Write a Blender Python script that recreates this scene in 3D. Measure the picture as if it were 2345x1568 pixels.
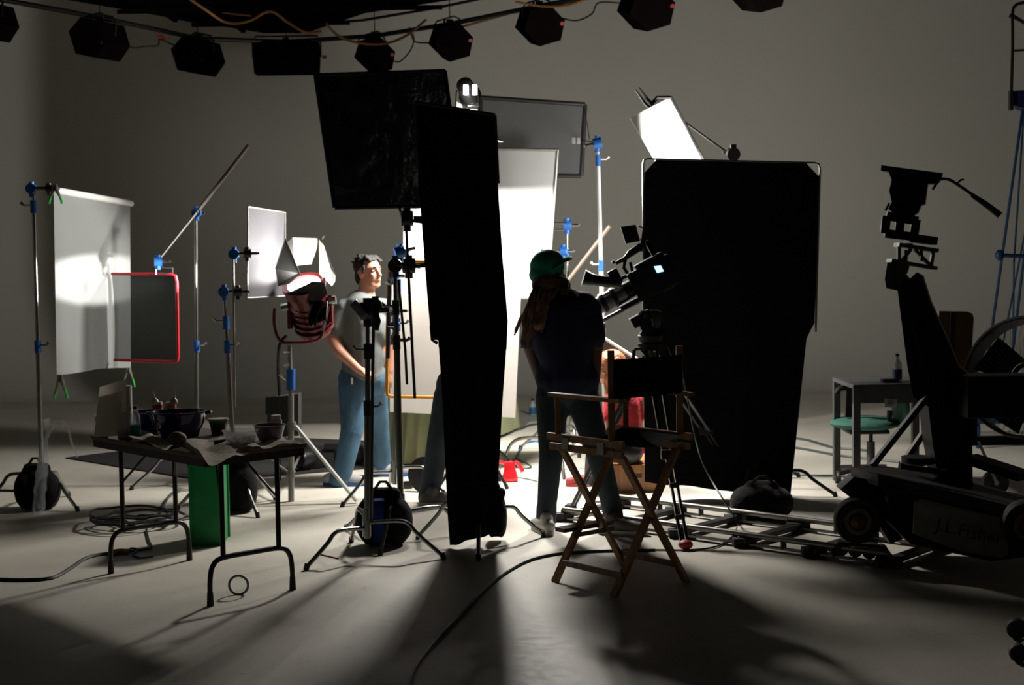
import bpy, bmesh, math, random
from mathutils import Vector, Matrix, Quaternion
random.seed(7)
SC = bpy.context.scene
COL = SC.collection
V = Vector
PI = math.pi
for o in list(bpy.data.objects): bpy.data.objects.remove(o)

# ------------------------------------------------------------------ camera
FPX = 3257.0; HC = 1.70; HORIZ = 600.0; ROLL = math.radians(0.8)
PITCH = math.atan((784.0-HORIZ)/FPX)
F = V((0, math.cos(PITCH), -math.sin(PITCH)))
U0 = V((0, math.sin(PITCH), math.cos(PITCH)))
R0 = V((1, 0, 0))
RR = R0*math.cos(ROLL) - U0*math.sin(ROLL)
UU = U0*math.cos(ROLL) + R0*math.sin(ROLL)
CAM = V((0, 0, HC))
cd = bpy.data.cameras.new('camera'); co = bpy.data.objects.new('camera', cd); COL.objects.link(co)
m = Matrix((RR, UU, -F)).transposed().to_4x4(); m.translation = CAM
co.matrix_world = m
cd.sensor_width = 36; cd.lens = FPX/2345*36; cd.clip_start = .05; cd.clip_end = 200
SC.camera = co
cd.dof.use_dof = True; cd.dof.focus_distance = 4.6; cd.dof.aperture_fstop = 8.0

# ------------------------------------------------------------------ world, exposure
w = bpy.data.worlds.new('studio_dark'); SC.world = w; w.use_nodes = True
w.node_tree.nodes['Background'].inputs[0].default_value = (.9, .95, 1, 1)
w.node_tree.nodes['Background'].inputs[1].default_value = 0.010
SC.view_settings.view_transform = 'Standard'; SC.view_settings.look = 'None'
SC.view_settings.gamma = 1; SC.view_settings.use_curve_mapping = False
SC.view_settings.exposure = 0.0
SC.cycles.use_denoising = True
SC.cycles.max_bounces = 6; SC.cycles.transparent_max_bounces = 12
SC.cycles.sample_clamp_indirect = 4
SC.cycles.caustics_reflective = False; SC.cycles.caustics_refractive = False

def ray(px, py): return F*FPX + RR*(px-1172.5) + UU*(784.0-py)
def P(px, py, Y):
    d = ray(px, py); return CAM + d*(Y/d.y)
def G(px, py, z=0.0):
    d = ray(px, py); return CAM + d*((z-HC)/d.z)

# ------------------------------------------------------------------ lamps
def spot(name, loc, to, watts, deg, blend=.3, r=.08, col=(1, .96, .9), scale=(1, 1, 1)):
    l = bpy.data.lights.new(name, 'SPOT'); l.energy = watts; l.spot_size = math.radians(deg); l.spot_blend = blend
    l.shadow_soft_size = r; l.color = col
    o = bpy.data.objects.new(name, l); COL.objects.link(o); o.location = loc
    o.rotation_euler = (V(to)-V(loc)).to_track_quat('-Z', 'Y').to_euler(); o.scale = scale
    return o
def area(name, loc, to, watts, sx, sy=None, col=(1, .97, .92), spread=180):
    l = bpy.data.lights.new(name, 'AREA'); l.energy = watts; l.size = sx; l.color = col
    l.shape = 'DISK' if sy is None else 'RECTANGLE'
    if sy: l.size_y = sy
    l.spread = math.radians(spread)
    o = bpy.data.objects.new(name, l); COL.objects.link(o); o.location = loc
    o.rotation_euler = (V(to)-V(loc)).to_track_quat('-Z', 'Y').to_euler()
    return o
KEY = V((-.30, 10.75, 2.88))        # open-faced lamp above the tall black flag
BACK = V((-.42, 11.8, 1.75))         # added unseen lamp behind the foam board, brightens the silk
DISH = V((-.17, 10.85, 2.60))         # added unseen down-facing dish lamp behind the plastic-wrapped flag
LOW = V((1.55, 10.6, 1.75))          # added unseen lamp behind the right-hand black flag
HMI = P(697, 655, 10.25)             # big burgundy lamp on the left
HAX = V((-.12, -.5, .86)).normalized()
spot('key_lamp_light', KEY, (1.6, 11.6, 0), 150, 36, .4, .09)
spot('added_silk_light', BACK, (-.3, 12.6, 1.85), 420, 140, .15, .02)  # added lamp that makes the lower silk blaze
spot('added_dish_light', DISH, DISH + V((-.05, -.75, -1)), 730, 171, .12, .19)  # added lamp for the foreground floor and its shadows
spot('added_board_light', LOW + V((-.1, .1, .1)), P(1530, 300, 11.2), 700, 22, .3, .06)  # added lamp that brightens the tilted board
area('added_bounce_light', P(1528, 300, 11.15) + V((-.02, -.02, -.02)), (.6, 10.0, 0), 45, .3, spread=84)  # added area light standing in for the board's bounce
area('added_wall_fill', LOW + V((0, .3, .25)), (2.4, 20, 2.4), 75, .6, spread=130)  # added fill light that brightens the back wall
spot('burgundy_lamp_light', HMI + HAX*.02, HMI + HAX, 80, 100, .3, .07)
spot('burgundy_lamp_lens_light', HMI + HAX*.06, HMI + HAX*2 + V((0, .9, 0)), 45, 175, .1, .04)
spot('added_sheet_light', HMI + V((-.26, -.02, .10)), P(208, 640, 10.75), 300, 70, .3, .03, scale=(1, .20, 1))  # added spot beside the burgundy lamp, brightens the hanging sheet

# ------------------------------------------------------------------ materials
MATS = {}
def mat(name, col, rough=.6, metal=0., var=0., vs=6., bump=0., bs=40., spec=.5, emit=None, es=0., trans=0., alpha=1., sheen=0., coat=0.):
    if name in MATS: return MATS[name]
    m = bpy.data.materials.new(name); m.use_nodes = True; nt = m.node_tree; n = nt.nodes; L = nt.links
    b = n['Principled BSDF']; c = (*col, 1)
    b.inputs['Base Color'].default_value = c; b.inputs['Roughness'].default_value = rough
    b.inputs['Metallic'].default_value = metal; b.inputs['Specular IOR Level'].default_value = spec
    if sheen: b.inputs['Sheen Weight'].default_value = sheen
    if coat: b.inputs['Coat Weight'].default_value = coat
    tc = n.new('ShaderNodeTexCoord')
    if var:
        t = n.new('ShaderNodeTexNoise'); t.inputs['Scale'].default_value = vs; t.inputs['Detail'].default_value = 5
        L.new(tc.outputs['Object'], t.inputs['Vector'])
        r = n.new('ShaderNodeValToRGB'); r.color_ramp.elements[0].position = .3; r.color_ramp.elements[1].position = .7
        r.color_ramp.elements[0].color = tuple(x*(1-var) for x in col)+(1,); r.color_ramp.elements[1].color = tuple(min(1, x*(1+var*.6)) for x in col)+(1,)
        L.new(t.outputs['Fac'], r.inputs[0]); L.new(r.outputs[0], b.inputs['Base Color'])
    if bump:
        t2 = n.new('ShaderNodeTexNoise'); t2.inputs['Scale'].default_value = bs; t2.inputs['Detail'].default_value = 4
        L.new(tc.outputs['Object'], t2.inputs['Vector'])
        bp = n.new('ShaderNodeBump'); bp.inputs['Strength'].default_value = bump; bp.inputs['Distance'].default_value = .02
        L.new(t2.outputs['Fac'], bp.inputs['Height']); L.new(bp.outputs[0], b.inputs['Normal'])
    if emit:
        b.inputs['Emission Color'].default_value = (*emit, 1); b.inputs['Emission Strength'].default_value = es
    if trans or alpha < 1:
        out = n['Material Output']; src = b.outputs[0]
        if trans:
            tr = n.new('ShaderNodeBsdfTranslucent'); tr.inputs[0].default_value = c
            mx = n.new('ShaderNodeMixShader'); mx.inputs[0].default_value = trans
            L.new(src, mx.inputs[1]); L.new(tr.outputs[0], mx.inputs[2]); src = mx.outputs[0]
        if alpha < 1:
            tp = n.new('ShaderNodeBsdfTransparent')
            mx = n.new('ShaderNodeMixShader'); mx.inputs[0].default_value = alpha
            L.new(tp.outputs[0], mx.inputs[1]); L.new(src, mx.inputs[2]); src = mx.outputs[0]
        L.new(src, out.inputs[0])
    MATS[name] = m; return m
def woodmat(name, c1, c2):
    m = bpy.data.materials.new(name); m.use_nodes = True; nt = m.node_tree; n = nt.nodes; L = nt.links
    b = n['Principled BSDF']; b.inputs['Roughness'].default_value = .45
    tc = n.new('ShaderNodeTexCoord'); mp = n.new('ShaderNodeMapping'); mp.inputs['Scale'].default_value = (30, 30, 3)
    L.new(tc.outputs['Object'], mp.inputs[0])
    t = n.new('ShaderNodeTexNoise'); t.inputs['Scale'].default_value = 1.5; t.inputs['Detail'].default_value = 6; L.new(mp.outputs[0], t.inputs['Vector'])
    r = n.new('ShaderNodeValToRGB'); r.color_ramp.elements[0].color = (*c1, 1); r.color_ramp.elements[1].color = (*c2, 1)
    r.color_ramp.elements[0].position = .35; r.color_ramp.elements[1].position = .65
    L.new(t.outputs['Fac'], r.inputs[0]); L.new(r.outputs[0], b.inputs['Base Color']); return m
def floormat():
    m = bpy.data.materials.new('painted_studio_floor'); m.use_nodes = True; nt = m.node_tree; n = nt.nodes; L = nt.links
    b = n['Principled BSDF']; tc = n.new('ShaderNodeTexCoord')
    t = n.new('ShaderNodeTexNoise'); t.inputs['Scale'].default_value = .9; t.inputs['Detail'].default_value = 8; t.inputs['Roughness'].default_value = .6
    L.new(tc.outputs['Object'], t.inputs['Vector'])
    r = n.new('ShaderNodeValToRGB'); r.color_ramp.elements[0].color = (.49, .455, .385, 1); r.color_ramp.elements[1].color = (.66, .625, .545, 1)
    r.color_ramp.elements[0].position = .3; r.color_ramp.elements[1].position = .72
    L.new(t.outputs['Fac'], r.inputs[0])
    v = n.new('ShaderNodeTexNoise'); v.inputs['Scale'].default_value = 9; v.inputs['Detail'].default_value = 3; v.inputs['Distortion'].default_value = 2
    L.new(tc.outputs['Object'], v.inputs['Vector'])
    r2 = n.new('ShaderNodeValToRGB'); r2.color_ramp.elements[0].position = .24; r2.color_ramp.elements[0].color = (.55, .52, .48, 1)
    r2.color_ramp.elements[1].position = .38; r2.color_ramp.elements[1].color = (1, 1, 1, 1)
    L.new(v.outputs['Fac'], r2.inputs[0])
    mx = n.new('ShaderNodeMixRGB'); mx.blend_type = 'MULTIPLY'; mx.inputs[0].default_value = .5
    L.new(r.outputs[0], mx.inputs[1]); L.new(r2.outputs[0], mx.inputs[2]); L.new(mx.outputs[0], b.inputs['Base Color'])
    mr = n.new('ShaderNodeMapRange'); mr.inputs['To Min'].default_value = .42; mr.inputs['To Max'].default_value = .62
    L.new(v.outputs['Fac'], mr.inputs[0]); L.new(mr.outputs[0], b.inputs['Roughness'])
    b.inputs['Specular IOR Level'].default_value = .35
    bp = n.new('ShaderNodeBump'); bp.inputs['Strength'].default_value = .05; bp.inputs['Distance'].default_value = .01
    L.new(v.outputs['Fac'], bp.inputs['Height']); L.new(bp.outputs[0], b.inputs['Normal'])
    return m
CHR = mat('chrome_steel', (.36, .36, .35), .24, .95, .1, 20)
STEEL = mat('dull_steel', (.30, .29, .27), .42, .85, .2, 14)
DARKM = mat('dark_metal', (.02, .02, .02), .35, .4)
BLK = mat('black_paint', (.012, .012, .012), .45, 0, .2, 20)
BLKRUB = mat('black_rubber', (.008, .008, .008), .7)
DUV = mat('black_duvetyne', (.008, .0078, .008), .95, 0, .25, 9, .3, 60, spec=.15, sheen=.05)
PLAST = mat('black_plastic_wrap', (.004, .004, .004), .22, 0, 0, 1, .7, 5, spec=.5)
BLUE = mat('blue_knuckle_paint', (.02, .12, .42), .4, .1, .2, 25)
SILK = mat('white_silk', (.42, .44, .435), .8, 0, .04, 4, .12, 12, trans=.45)
WHITE = mat('white_board', (.85, .85, .82), .6, 0, .03, 3)
BOARD = mat('grey_white_foamboard', (.44, .42, .39), .7, 0, .05, 2)
NET = mat('grey_net', (.05, .055, .055), .9, alpha=.74)
NETL = mat('pale_grey_net', (.13, .125, .14), .85, trans=.35, alpha=.9, var=.08, vs=3)
NETD = mat('dark_grey_net', (.07, .07, .075), .85, trans=.3, alpha=.8)
NETO = mat('sheer_white_net', (.5, .48, .46), .9, alpha=.22)
RED = mat('red_frame_tape', (.55, .015, .03), .5)
ORANGE = mat('orange_frame_tape', (.75, .30, .015), .5)
WOOD = woodmat('varnished_wood', (.30, .14, .06), (.46, .25, .11))
WOODD = woodmat('brown_wood', (.11, .055, .025), (.22, .115, .05))
SILKW = mat('silk_white', (.50, .51, .50), .8, 0, .03, 3, trans=.3)
TAN = mat('tan_painted_rod', (.12, .085, .065), .5)
GREEN = mat('green_plastic_box', (.0, .27, .07), .45, 0, .25, 8)
BURG = mat('burgundy_enamel', (.13, .012, .014), .28, .35, .1, 9, coat=.4)
SKIN = mat('skin', (.52, .25, .16), .55, 0, .12, 8)
SKIND = mat('brown_skin', (.09, .04, .025), .55, 0, .12, 8)
SKINP = mat('pale_skin', (.60, .32, .23), .55, 0, .08, 8)
TEE = mat('grey_cotton', (.135, .15, .145), .9, 0, .15, 4, .35, 9)
JEAN = mat('blue_denim', (.055, .13, .21), .9, 0, .35, 5, .45, 10)
JEAND = mat('dark_denim', (.026, .040, .052), .9, 0, .35, 5, .45, 10)
NAVY = mat('navy_cotton', (.009, .014, .045), .9, 0, .2, 5, .3, 9)
HAIRB = mat('dark_brown_hair', (.006, .0045, .004), .7, 0, .4, 30, .5, 60)
DREAD = mat('dreadlock_brown', (.22, .12, .075), .8, 0, .5, 30, .7, 50)
HAIRR = mat('copper_hair', (.42, .13, .04), .5, 0, .4, 25, .5, 60)
CAPG = mat('green_felt', (.012, .34, .19), .85, 0, .2, 10)
EYEW = mat('eye_white', (.55, .52, .5), .3)
EYED = mat('dark_iris', (.01, .008, .006), .2)
LIPS = mat('lips', (.36, .13, .10), .5)
REDTOP = mat('red_knit', (.50, .02, .035), .85, 0, .25, 30, .4, 40)
CLOTH = mat('pale_green_tablecloth', (.36, .39, .22), .85, 0, .1, 3, .1, 8)
CLEAR = mat('clear_plastic', (.75, .8, .85), .12, alpha=.28, spec=.8)
WRAPP = mat('clear_bag_plastic', (.6, .66, .72), .15, 0, 0, 1, .8, 18, alpha=.3, spec=.8)
MAT_BLACK = mat('black_floor_mat', (.018, .017, .016), .8, 0, .3, 3)
ORCAB = mat('orange_cable', (.20, .08, .015), .6)
CABLE = mat('black_cable', (.012, .014, .013), .5)
CABLEG = mat('grey_green_cable', (.05, .065, .06), .5)

# ------------------------------------------------------------------ mesh helper
ORG = {}
def frame_of(d, up=V((0, 0, 1))):
    d = d.normalized()
    if abs(d.dot(up)) > .98: up = V((1, 0, 0))
    x = d.cross(up).normalized(); y = x.cross(d).normalized()
    return x, y, d
class MB:
    def __init__(s): s.bm = bmesh.new()
    def box(s, c, size, rot=None, bev=0.):
        r = bmesh.ops.create_cube(s.bm, size=1)
        M = Matrix.Translation(V(c)) @ ((rot.to_4x4() if rot else Matrix.Identity(4))) @ Matrix.Diagonal((*size, 1))
        bmesh.ops.transform(s.bm, matrix=M, verts=r['verts'])
        if bev:
            es = {e for v in r['verts'] for e in v.link_edges}
            bmesh.ops.bevel(s.bm, geom=list(es), offset=bev, segments=2, affect='EDGES', profile=.7)
        return s
    def bar(s, p, q, wd, ht, up=V((0, 0, 1))):
        p = V(p); q = V(q); x, y, d = frame_of(q-p, up)
        vs = [s.bm.verts.new(e + x*a*wd/2 + y*b*ht/2) for e in (p, q) for a, b in ((-1, -1), (1, -1), (1, 1), (-1, 1))]
        for f in ((3, 2, 1, 0), (4, 5, 6, 7), (0, 1, 5, 4), (1, 2, 6, 5), (2, 3, 7, 6), (3, 0, 4, 7)): s.bm.faces.new([vs[i] for i in f])
        return s
    def tube(s, pts, r, n=8, closed=False, sq=None):
        pts = [V(p) for p in pts]; k = len(pts)
        rs = r if isinstance(r, (list, tuple)) else [r]*k
        rings = []; px = None
        for i, p in enumerate(pts):
            if closed: d = pts[(i+1) % k]-pts[i-1]
            else: d = pts[min(i+1, k-1)]-pts[max(i-1, 0)]
            d = d.normalized() if d.length > 1e-9 else V((0, 0, 1))
            if px is None: x, y, _ = frame_of(d)
            else:
                x = (px - d*px.dot(d))
                x = x.normalized() if x.length > 1e-6 else frame_of(d)[0]
                y = x.cross(d)
            px = x
            e = sq if sq else (1, 1)
            rings.append([s.bm.verts.new(p + (x*math.cos(a)*e[0]+y*math.sin(a)*e[1])*rs[i]) for a in [2*PI*j/n for j in range(n)]])
        m_ = k if closed else k-1
        for i in range(m_):
            A, B = rings[i], rings[(i+1) % k]
            for j in range(n): s.bm.faces.new((A[j], A[(j+1) % n], B[(j+1) % n], B[j]))
        if not closed:
            s.bm.faces.new(list(reversed(rings[0]))); s.bm.faces.new(rings[-1])
        return s
    def cyl(s, p, q, r, r2=None, n=16): return s.tube([p, q], [r, r if r2 is None else r2], n)
    def lathe(s, prof, c, axis=V((0, 0, 1)), n=20, closed=False):
        c = V(c); x, y, d = frame_of(V(axis)); rings = []
        for (r, h) in prof:
            rings.append([s.bm.verts.new(c + d*h + (x*math.cos(a)+y*math.sin(a))*max(r, 1e-4)) for a in [2*PI*j/n for j in range(n)]])
        for A, B in zip(rings, rings[1:]+([rings[0]] if closed else [])):
            for j in range(n): s.bm.faces.new((A[j], A[(j+1) % n], B[(j+1) % n], B[j]))
        if not closed:
            s.bm.faces.new(list(reversed(rings[0]))); s.bm.faces.new(rings[-1])
        return s
    def ell(s, c, rad, rot=None, sub=2):
        r = bmesh.ops.create_icosphere(s.bm, subdivisions=sub, radius=1)
        M = Matrix.Translation(V(c)) @ ((rot.to_4x4() if rot else Matrix.Identity(4))) @ Matrix.Diagonal((*rad, 1))
        bmesh.ops.transform(s.bm, matrix=M, verts=r['verts']); return s
    def cap(s, p, q, r1, r2, n=12):           # tapered capsule
        p = V(p); q = V(q); d = (q-p).normalized(); pts = []; rs = []
        for a in (0, 30, 60): pts.append(p-d*r1*math.cos(math.radians(a))); rs.append(max(r1*math.sin(math.radians(a)), r1*.08))
        pts.append(p); rs.append(r1); pts.append(q); rs.append(r2)
        for a in (60, 30, 0): pts.append(q+d*r2*math.cos(math.radians(a))); rs.append(max(r2*math.sin(math.radians(a)), r2*.08))
        return s.tube(pts, rs, n)
    def chain(s, pts, rs, n=12):
        for i in range(len(pts)-1): s.cap(pts[i], pts[i+1], rs[i], rs[i+1], n)
        return s
    def prism(s, pts, off):
        pts = [V(p) for p in pts]; off = V(off)
        a = [s.bm.verts.new(p) for p in pts]; b = [s.bm.verts.new(p+off) for p in pts]; n = len(pts)
        s.bm.faces.new(list(reversed(a))); s.bm.faces.new(b)
        for i in range(n): s.bm.faces.new((a[i], a[(i+1) % n], b[(i+1) % n], b[i]))
        return s
    def grid(s, fn, nu, nv, th=0.):
        vs = [[s.bm.verts.new(fn(i/nu, j/nv)) for j in range(nv+1)] for i in range(nu+1)]
        fs = [s.bm.faces.new((vs[i][j], vs[i+1][j], vs[i+1][j+1], vs[i][j+1])) for i in range(nu) for j in range(nv)]
        if th: bmesh.ops.solidify(s.bm, geom=fs, thickness=th)
        return s
    def build(s, name, material, parent=None, smooth=True, org=None, remesh=0., label=None, sm=2):
        bm = s.bm
        bmesh.ops.recalc_face_normals(bm, faces=bm.faces)
        if parent is not None: o_ = ORG[parent.name]
        elif org is not None: o_ = V(org)
        else:
            c = [v.co for v in bm.verts]
            o_ = V(((min(v.x for v in c)+max(v.x for v in c))/2, (min(v.y for v in c)+max(v.y for v in c))/2, min(v.z for v in c)))
        for v in bm.verts: v.co -= o_
        me = bpy.data.meshes.new(name); bm.to_mesh(me); bm.free()
        ob = bpy.data.objects.new(name, me); COL.objects.link(ob)
        if remesh:
            md = ob.modifiers.new('r', 'REMESH'); md.mode = 'VOXEL'; md.voxel_size = remesh
            md2 = ob.modifiers.new('s', 'SMOOTH'); md2.factor = .6; md2.iterations = sm
            dg = bpy.context.evaluated_depsgraph_get(); ev = ob.evaluated_get(dg)
            nm = bpy.data.meshes.new_from_object(ev); ob.modifiers.clear(); ob.data = nm; me = nm
        me.materials.clear(); me.materials.append(material)
        if smooth:
            me.polygons.foreach_set('use_smooth', [True]*len(me.polygons))
            if not remesh: me.set_sharp_from_angle(angle=math.radians(38))
        if parent is not None: ob.parent = parent
        else: ob.location = o_
        ORG[ob.name] = o_
        if label: ob['label'] = label
        return ob
def tag(o, label=None, cat=None, group=None, kind=None):
    if label: o['label'] = label
    if cat: o['category'] = cat
    if group: o['group'] = group
    if kind: o['kind'] = kind
    return o
def thing(name, loc, label, cat, group=None):
    o = bpy.data.objects.new(name, None); COL.objects.link(o); o.location = V(loc); o.empty_display_size = .1
    ORG[o.name] = V(loc); return tag(o, label, cat, group)
def smoothpath(pts, k=6):
    pts = [V(p) for p in pts]; out = []
    for i in range(len(pts)-1):
        p0 = pts[max(i-1, 0)]; p1 = pts[i]; p2 = pts[i+1]; p3 = pts[min(i+2, len(pts)-1)]
        for j in range(k):
            t = j/k
            out.append(.5*((2*p1)+(-p0+p2)*t+(2*p0-5*p1+4*p2-p3)*t*t+(-p0+3*p1-3*p2+p3)*t**3))
    out.append(pts[-1]); return out
def lerp(a, b, t): return a+(b-a)*t
# ------------------------------------------------------------------ the setting
FLOORM = floormat()
CYC = mat('cyclorama_paint', (.60, .585, .52), .75, 0, .05, .35, spec=.25)
CEILM = mat('black_ceiling_paint', (.006, .006, .006), .9)
o = MB().box((1.5, 8.5, -.05), (27, 29, .1)).build('floor', FLOORM, org=(0, 0, 0)); tag(o, kind='structure')
o = MB().box((1.5, 8.5, 7.6), (27, 29, .2)).build('ceiling', CEILM); tag(o, kind='structure')
def plan():
    XL, XR, YB, R_ = -10.5, 13.0, 20.0, 4.0
    pts = [(V((XL, -5, 0)), V((1, 0, 0))), (V((XL, YB-R_, 0)), V((1, 0, 0)))]
    for i in range(1, 13):
        a = PI - i/12*PI/2; c = V((XL+R_, YB-R_, 0)); d = V((math.cos(a), math.sin(a), 0)); pts.append((c+d*R_, -d))
    n1 = len(pts)
    pts.append((V((XR-R_, YB, 0)), V((0, -1, 0)))); n2 = len(pts)-1
    for i in range(1, 13):
        a = PI/2 - i/12*PI/2; c = V((XR-R_, YB-R_, 0)); d = V((math.cos(a), math.sin(a), 0)); pts.append((c+d*R_, -d))
    pts.append((V((XR, -5, 0)), V((-1, 0, 0))))
    return pts, n1, n2
pts_, n1_, n2_ = plan()
sec = [(2.0*(1-math.sin(a)), 2.0*(1-math.cos(a))+.002) for a in [PI/2*i/14 for i in range(15)]]+[(0, 7.5)]
def wallpart(name, seg):
    b = MB(); rings = [[b.bm.verts.new(p+n*d+V((0, 0, z))) for d, z in sec] for p, n in seg]
    for A, B in zip(rings, rings[1:]):
        for j in range(len(sec)-1): b.bm.faces.new((A[j], B[j], B[j+1], A[j+1]))
    return tag(b.build(name, CYC, org=(0, 0, 0)), kind='structure')
wallpart('wall_left', pts_[:8]); wallpart('wall_back', pts_[7:n2_+7]); wallpart('wall_right', pts_[n2_+6:])

# ------------------------------------------------------------------ overhead grid and lamps
ZP = 4.45
def cpt(px, py, z): return G(px, py, z)
lt = cpt(130, 0, 4.5)
b = MB().prism([V((-5.6, 13.4, 4.52)), lt+V((0, 0, .02)), V((-3.63, 16.6, 4.52)), V((-2.95, 17.5, 4.52)), V((-2.45, 17.5, 4.52)), V((-1.6, 16.2, 4.52)), V((-.1, 15.1, 4.52)), V((.5, 13.4, 4.52)), V((0, 11, 4.52)), V((-5, 11, 4.52))], (0, 0, .12))
canopy = thing('overhead_platform', (-2.5, 14, 4.5), 'black hanging overhead platform above the row of studio lamps', 'ceiling grid')
b.build('deck', mat('black_deck', (.003, .003, .003), .95, spec=0), canopy)
for k in range(9):
    x = -5.0+k*.62; y0 = 11.0; y1 = {0: 13.9, 1: 15.0, 2: 16.3, 3: 17.1, 4: 17.2, 5: 16.3, 6: 15.7, 7: 15.1, 8: 14.6}[k]
    MB().bar((x, y0, 4.49), (x, y1, 4.49), .05, .05).build('joist', mat('black_deck', (.003, .003, .003), .95, spec=0), canopy, False)
for y, xa, xb in ((12.2, -5.1, .2), (13.4, -5.3, .4), (14.5, -4.8, .0), (15.5, -4.2, -.7), (16.4, -3.6, -1.8)):
    MB().bar((xa, y, 4.45), (xb, y, 4.45), .05, .04).build('crossbar', mat('black_deck', (.003, .003, .003), .95, spec=0), canopy, False)
mount_px = [(-12, -4), (228, 40), (453, 88), (655, 96), (858, 82), (1030, 55), (1235, 14), (1478, -30), (1735, -78)]
MP = [cpt(x, y, ZP) for x, y in mount_px]
arc = [MP[0]+V((-1.2, -1.2, 0))]+MP[:4]+[MP[4]-V((0, 0, 0))]+MP[5:]+[MP[-1]+V((1.3, -1.2, 0))]
pr = thing('lamp_rail', MP[3], 'bent black steel pipe carrying the row of studio lamps', 'pipe rail')
MB().tube(arc[:5], .028).build('pipe', DARKM, pr); MB().tube([arc[4]]+arc[5:], .028).build('pipe', DARKM, pr)
MB().tube([p+V((.1, -.35, .12)) for p in arc[:5]], .016).build('upper_pipe', DARKM, pr)
MB().tube([p+V((-.1, -.4, .12)) for p in arc[4:]], .016).build('upper_pipe', DARKM, pr)
for q in arc[1:-1]:
    MB().cyl(q+V((0, 0, .02)), q+V((0, 0, 3.1)), .006, n=6).build('hanger_wire', DARKM, pr)
HOUS = mat('black_lamp_housing', (.005, .0035, .0035), .6, 0, .3, 9, spec=.0)
REDK = mat('red_knob', (.35, .02, .015), .5)
def cyc_light(i, mp, cpx, cpy, wpx, axis, length, roll, label):
    c = P(cpx, cpy, mp.y); r = wpx/FPX*mp.y/2
    t = thing('studio_lamp', c, label, 'lamp', 'hexagonal studio lamps on the overhead rail')
    x, y, d = frame_of(V(axis))
    prof = [(-1.0, .10), (-.48, .86), (.52, .86), (1.0, -.02), (.58, -.84), (-.46, -.84)]
    if i == 3: prof = [(-.75, .0), (-.5, .75), (.5, .75), (.75, 0), (.45, -.8), (-.45, -.8)]
    ca, sa = math.cos(roll), math.sin(roll)
    ring = [c - d*length/2 + (x*(u*ca-v*sa) + y*(u*sa+v*ca))*r for u, v in prof]
    MB().prism(ring, d*length).build('housing', HOUS, t, False)
    ringi = [c - d*(length/2+.004) + (x*(u*ca-v*sa) + y*(u*sa+v*ca))*r*.8 for u, v in prof]
    MB().prism(ringi, d*.006).build('end_cap', mat('housing_end', (.005, .003, .003), .6, spec=.0), t, False)
    up = x*(-sa)+y*ca; rt = x*ca+y*sa
    if i == 3:
        A = c+d*(length/2+.03); B = c-d*(length/2+.03); sp = up*r*.9
        yk = [A, A+sp*.9, A+sp*1.15-d*.04, B+sp*1.15+d*.04, B+sp*.9, B]; top = c+sp*1.15
    else:
        yk = [c+rt*r*.8+up*r*.2, c+rt*r*.72+up*r*.95, c+rt*r*.5+up*r*1.15, c-rt*r*.4+up*r*1.15, c-rt*r*.62+up*r*.95, c-rt*r*.7+up*r*.3]; top = c+up*r*1.15
    MB().tube(yk, .011, 6).build('yoke', DARKM, t)
    MB().tube([top, V((top.x, top.y, mp.z-.06)), mp], [.014, .014, .03]).build('hanger', DARKM, t)
    MB().box(mp, (.08, .07, .10), bev=.01).build('pipe_clamp', DARKM, t)
    kp = (c + d*(length/2+.05)) if i == 3 else c+rt*r*.80-up*r*.1-d*(length/2+.01)
    k = MB().cyl(kp, kp+(d*.05 if i == 3 else d*-.03), .022, n=8)
    k.build('knob', REDK if i >= 3 else DARKM, t, label='red tilt knob' if i >= 3 else None)
    return t
LL = ['black studio lamp cut off by the left picture edge on the overhead rail',
      'black hexagonal lamp at the left end of the rail, above the hanging white sheet',
      'black hexagonal lamp second from the left in full view on the rail',
      'wide rectangular black lamp seen from behind at the rail bend',
      'black hexagonal lamp hanging just right of the wide rectangular one',
      'black hexagonal lamp on the rail directly above the bright lamp on the tall stand',
      'black hexagonal lamp below the orange cable bundle, third right of the rectangular one',
      'black hexagonal lamp near the top edge above the tilted white board',
      'black lamp mostly cut off by the top edge, furthest right on the rail']
cl = [(-30, 47, 95), (228, 91, 97), (454, 130, 90), (657, 132, 150), (858, 127, 86), (1032, 95, 90), (1236, 57, 95), (1479, 18, 106), (1733, -22, 100)]
for i, (mp, (cx, cy, wp)) in enumerate(zip(MP, cl)):
    if i == 3: cyc_light(i, mp, cx, cy, wp*.62, (1, 0, 0), .78, 0, LL[i])
    else:
        s_ = 1 if i < 3 else -1
        # axis towards the viewer, so that the hexagon end shows
        cyc_light(i, mp, cx, cy, wp, ((.28, 1, .04) if s_ > 0 else (-.2, 1, .22)), .5, math.radians(-13 if s_ > 0 else 17), LL[i])
def cable(name, pts, r, m, label, cat='cable', group=None, n=6, k=7):
    b = MB().tube(smoothpath(pts, k), r, n); o = b.build(name, m); return tag(o, label, cat, group)
def OC(px, py, z=4.40, dy=0):
    return cpt(px, py, z)
cable('orange_cable', [P(430, -6, 15), P(470, 22, 15.2), P(520, 52, 15.4), P(570, 48, 15.4), P(618, 26, 15.4), P(660, 52, 16), P(700, 74, 16.2), P(735, 72, 16.3)], .016, ORCAB, 'orange cable looping beneath the left half of the overhead platform')
cable('orange_cable', [P(460, 10, 15.6), P(510, 28, 15.6), P(575, 36, 15.6)], .011, ORCAB, 'short thin orange cable above the larger orange loop')
cable('orange_cable', [P(748, 55, 16), P(775, 82, 16.6), P(820, 98, 17), P(880, 100, 17), P(930, 82, 16.6), P(975, 46, 16)], .015, ORCAB, 'reddish orange cable sagging behind the lamp right of the rectangular one')
cable('orange_cable', [P(1012, 57, 16.8), P(1050, 62, 16.5), P(1120, 44, 16.2), P(1190, 24, 15.9)], .013, ORCAB, 'orange cable sagging above the lamp over the tall stand')
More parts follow.
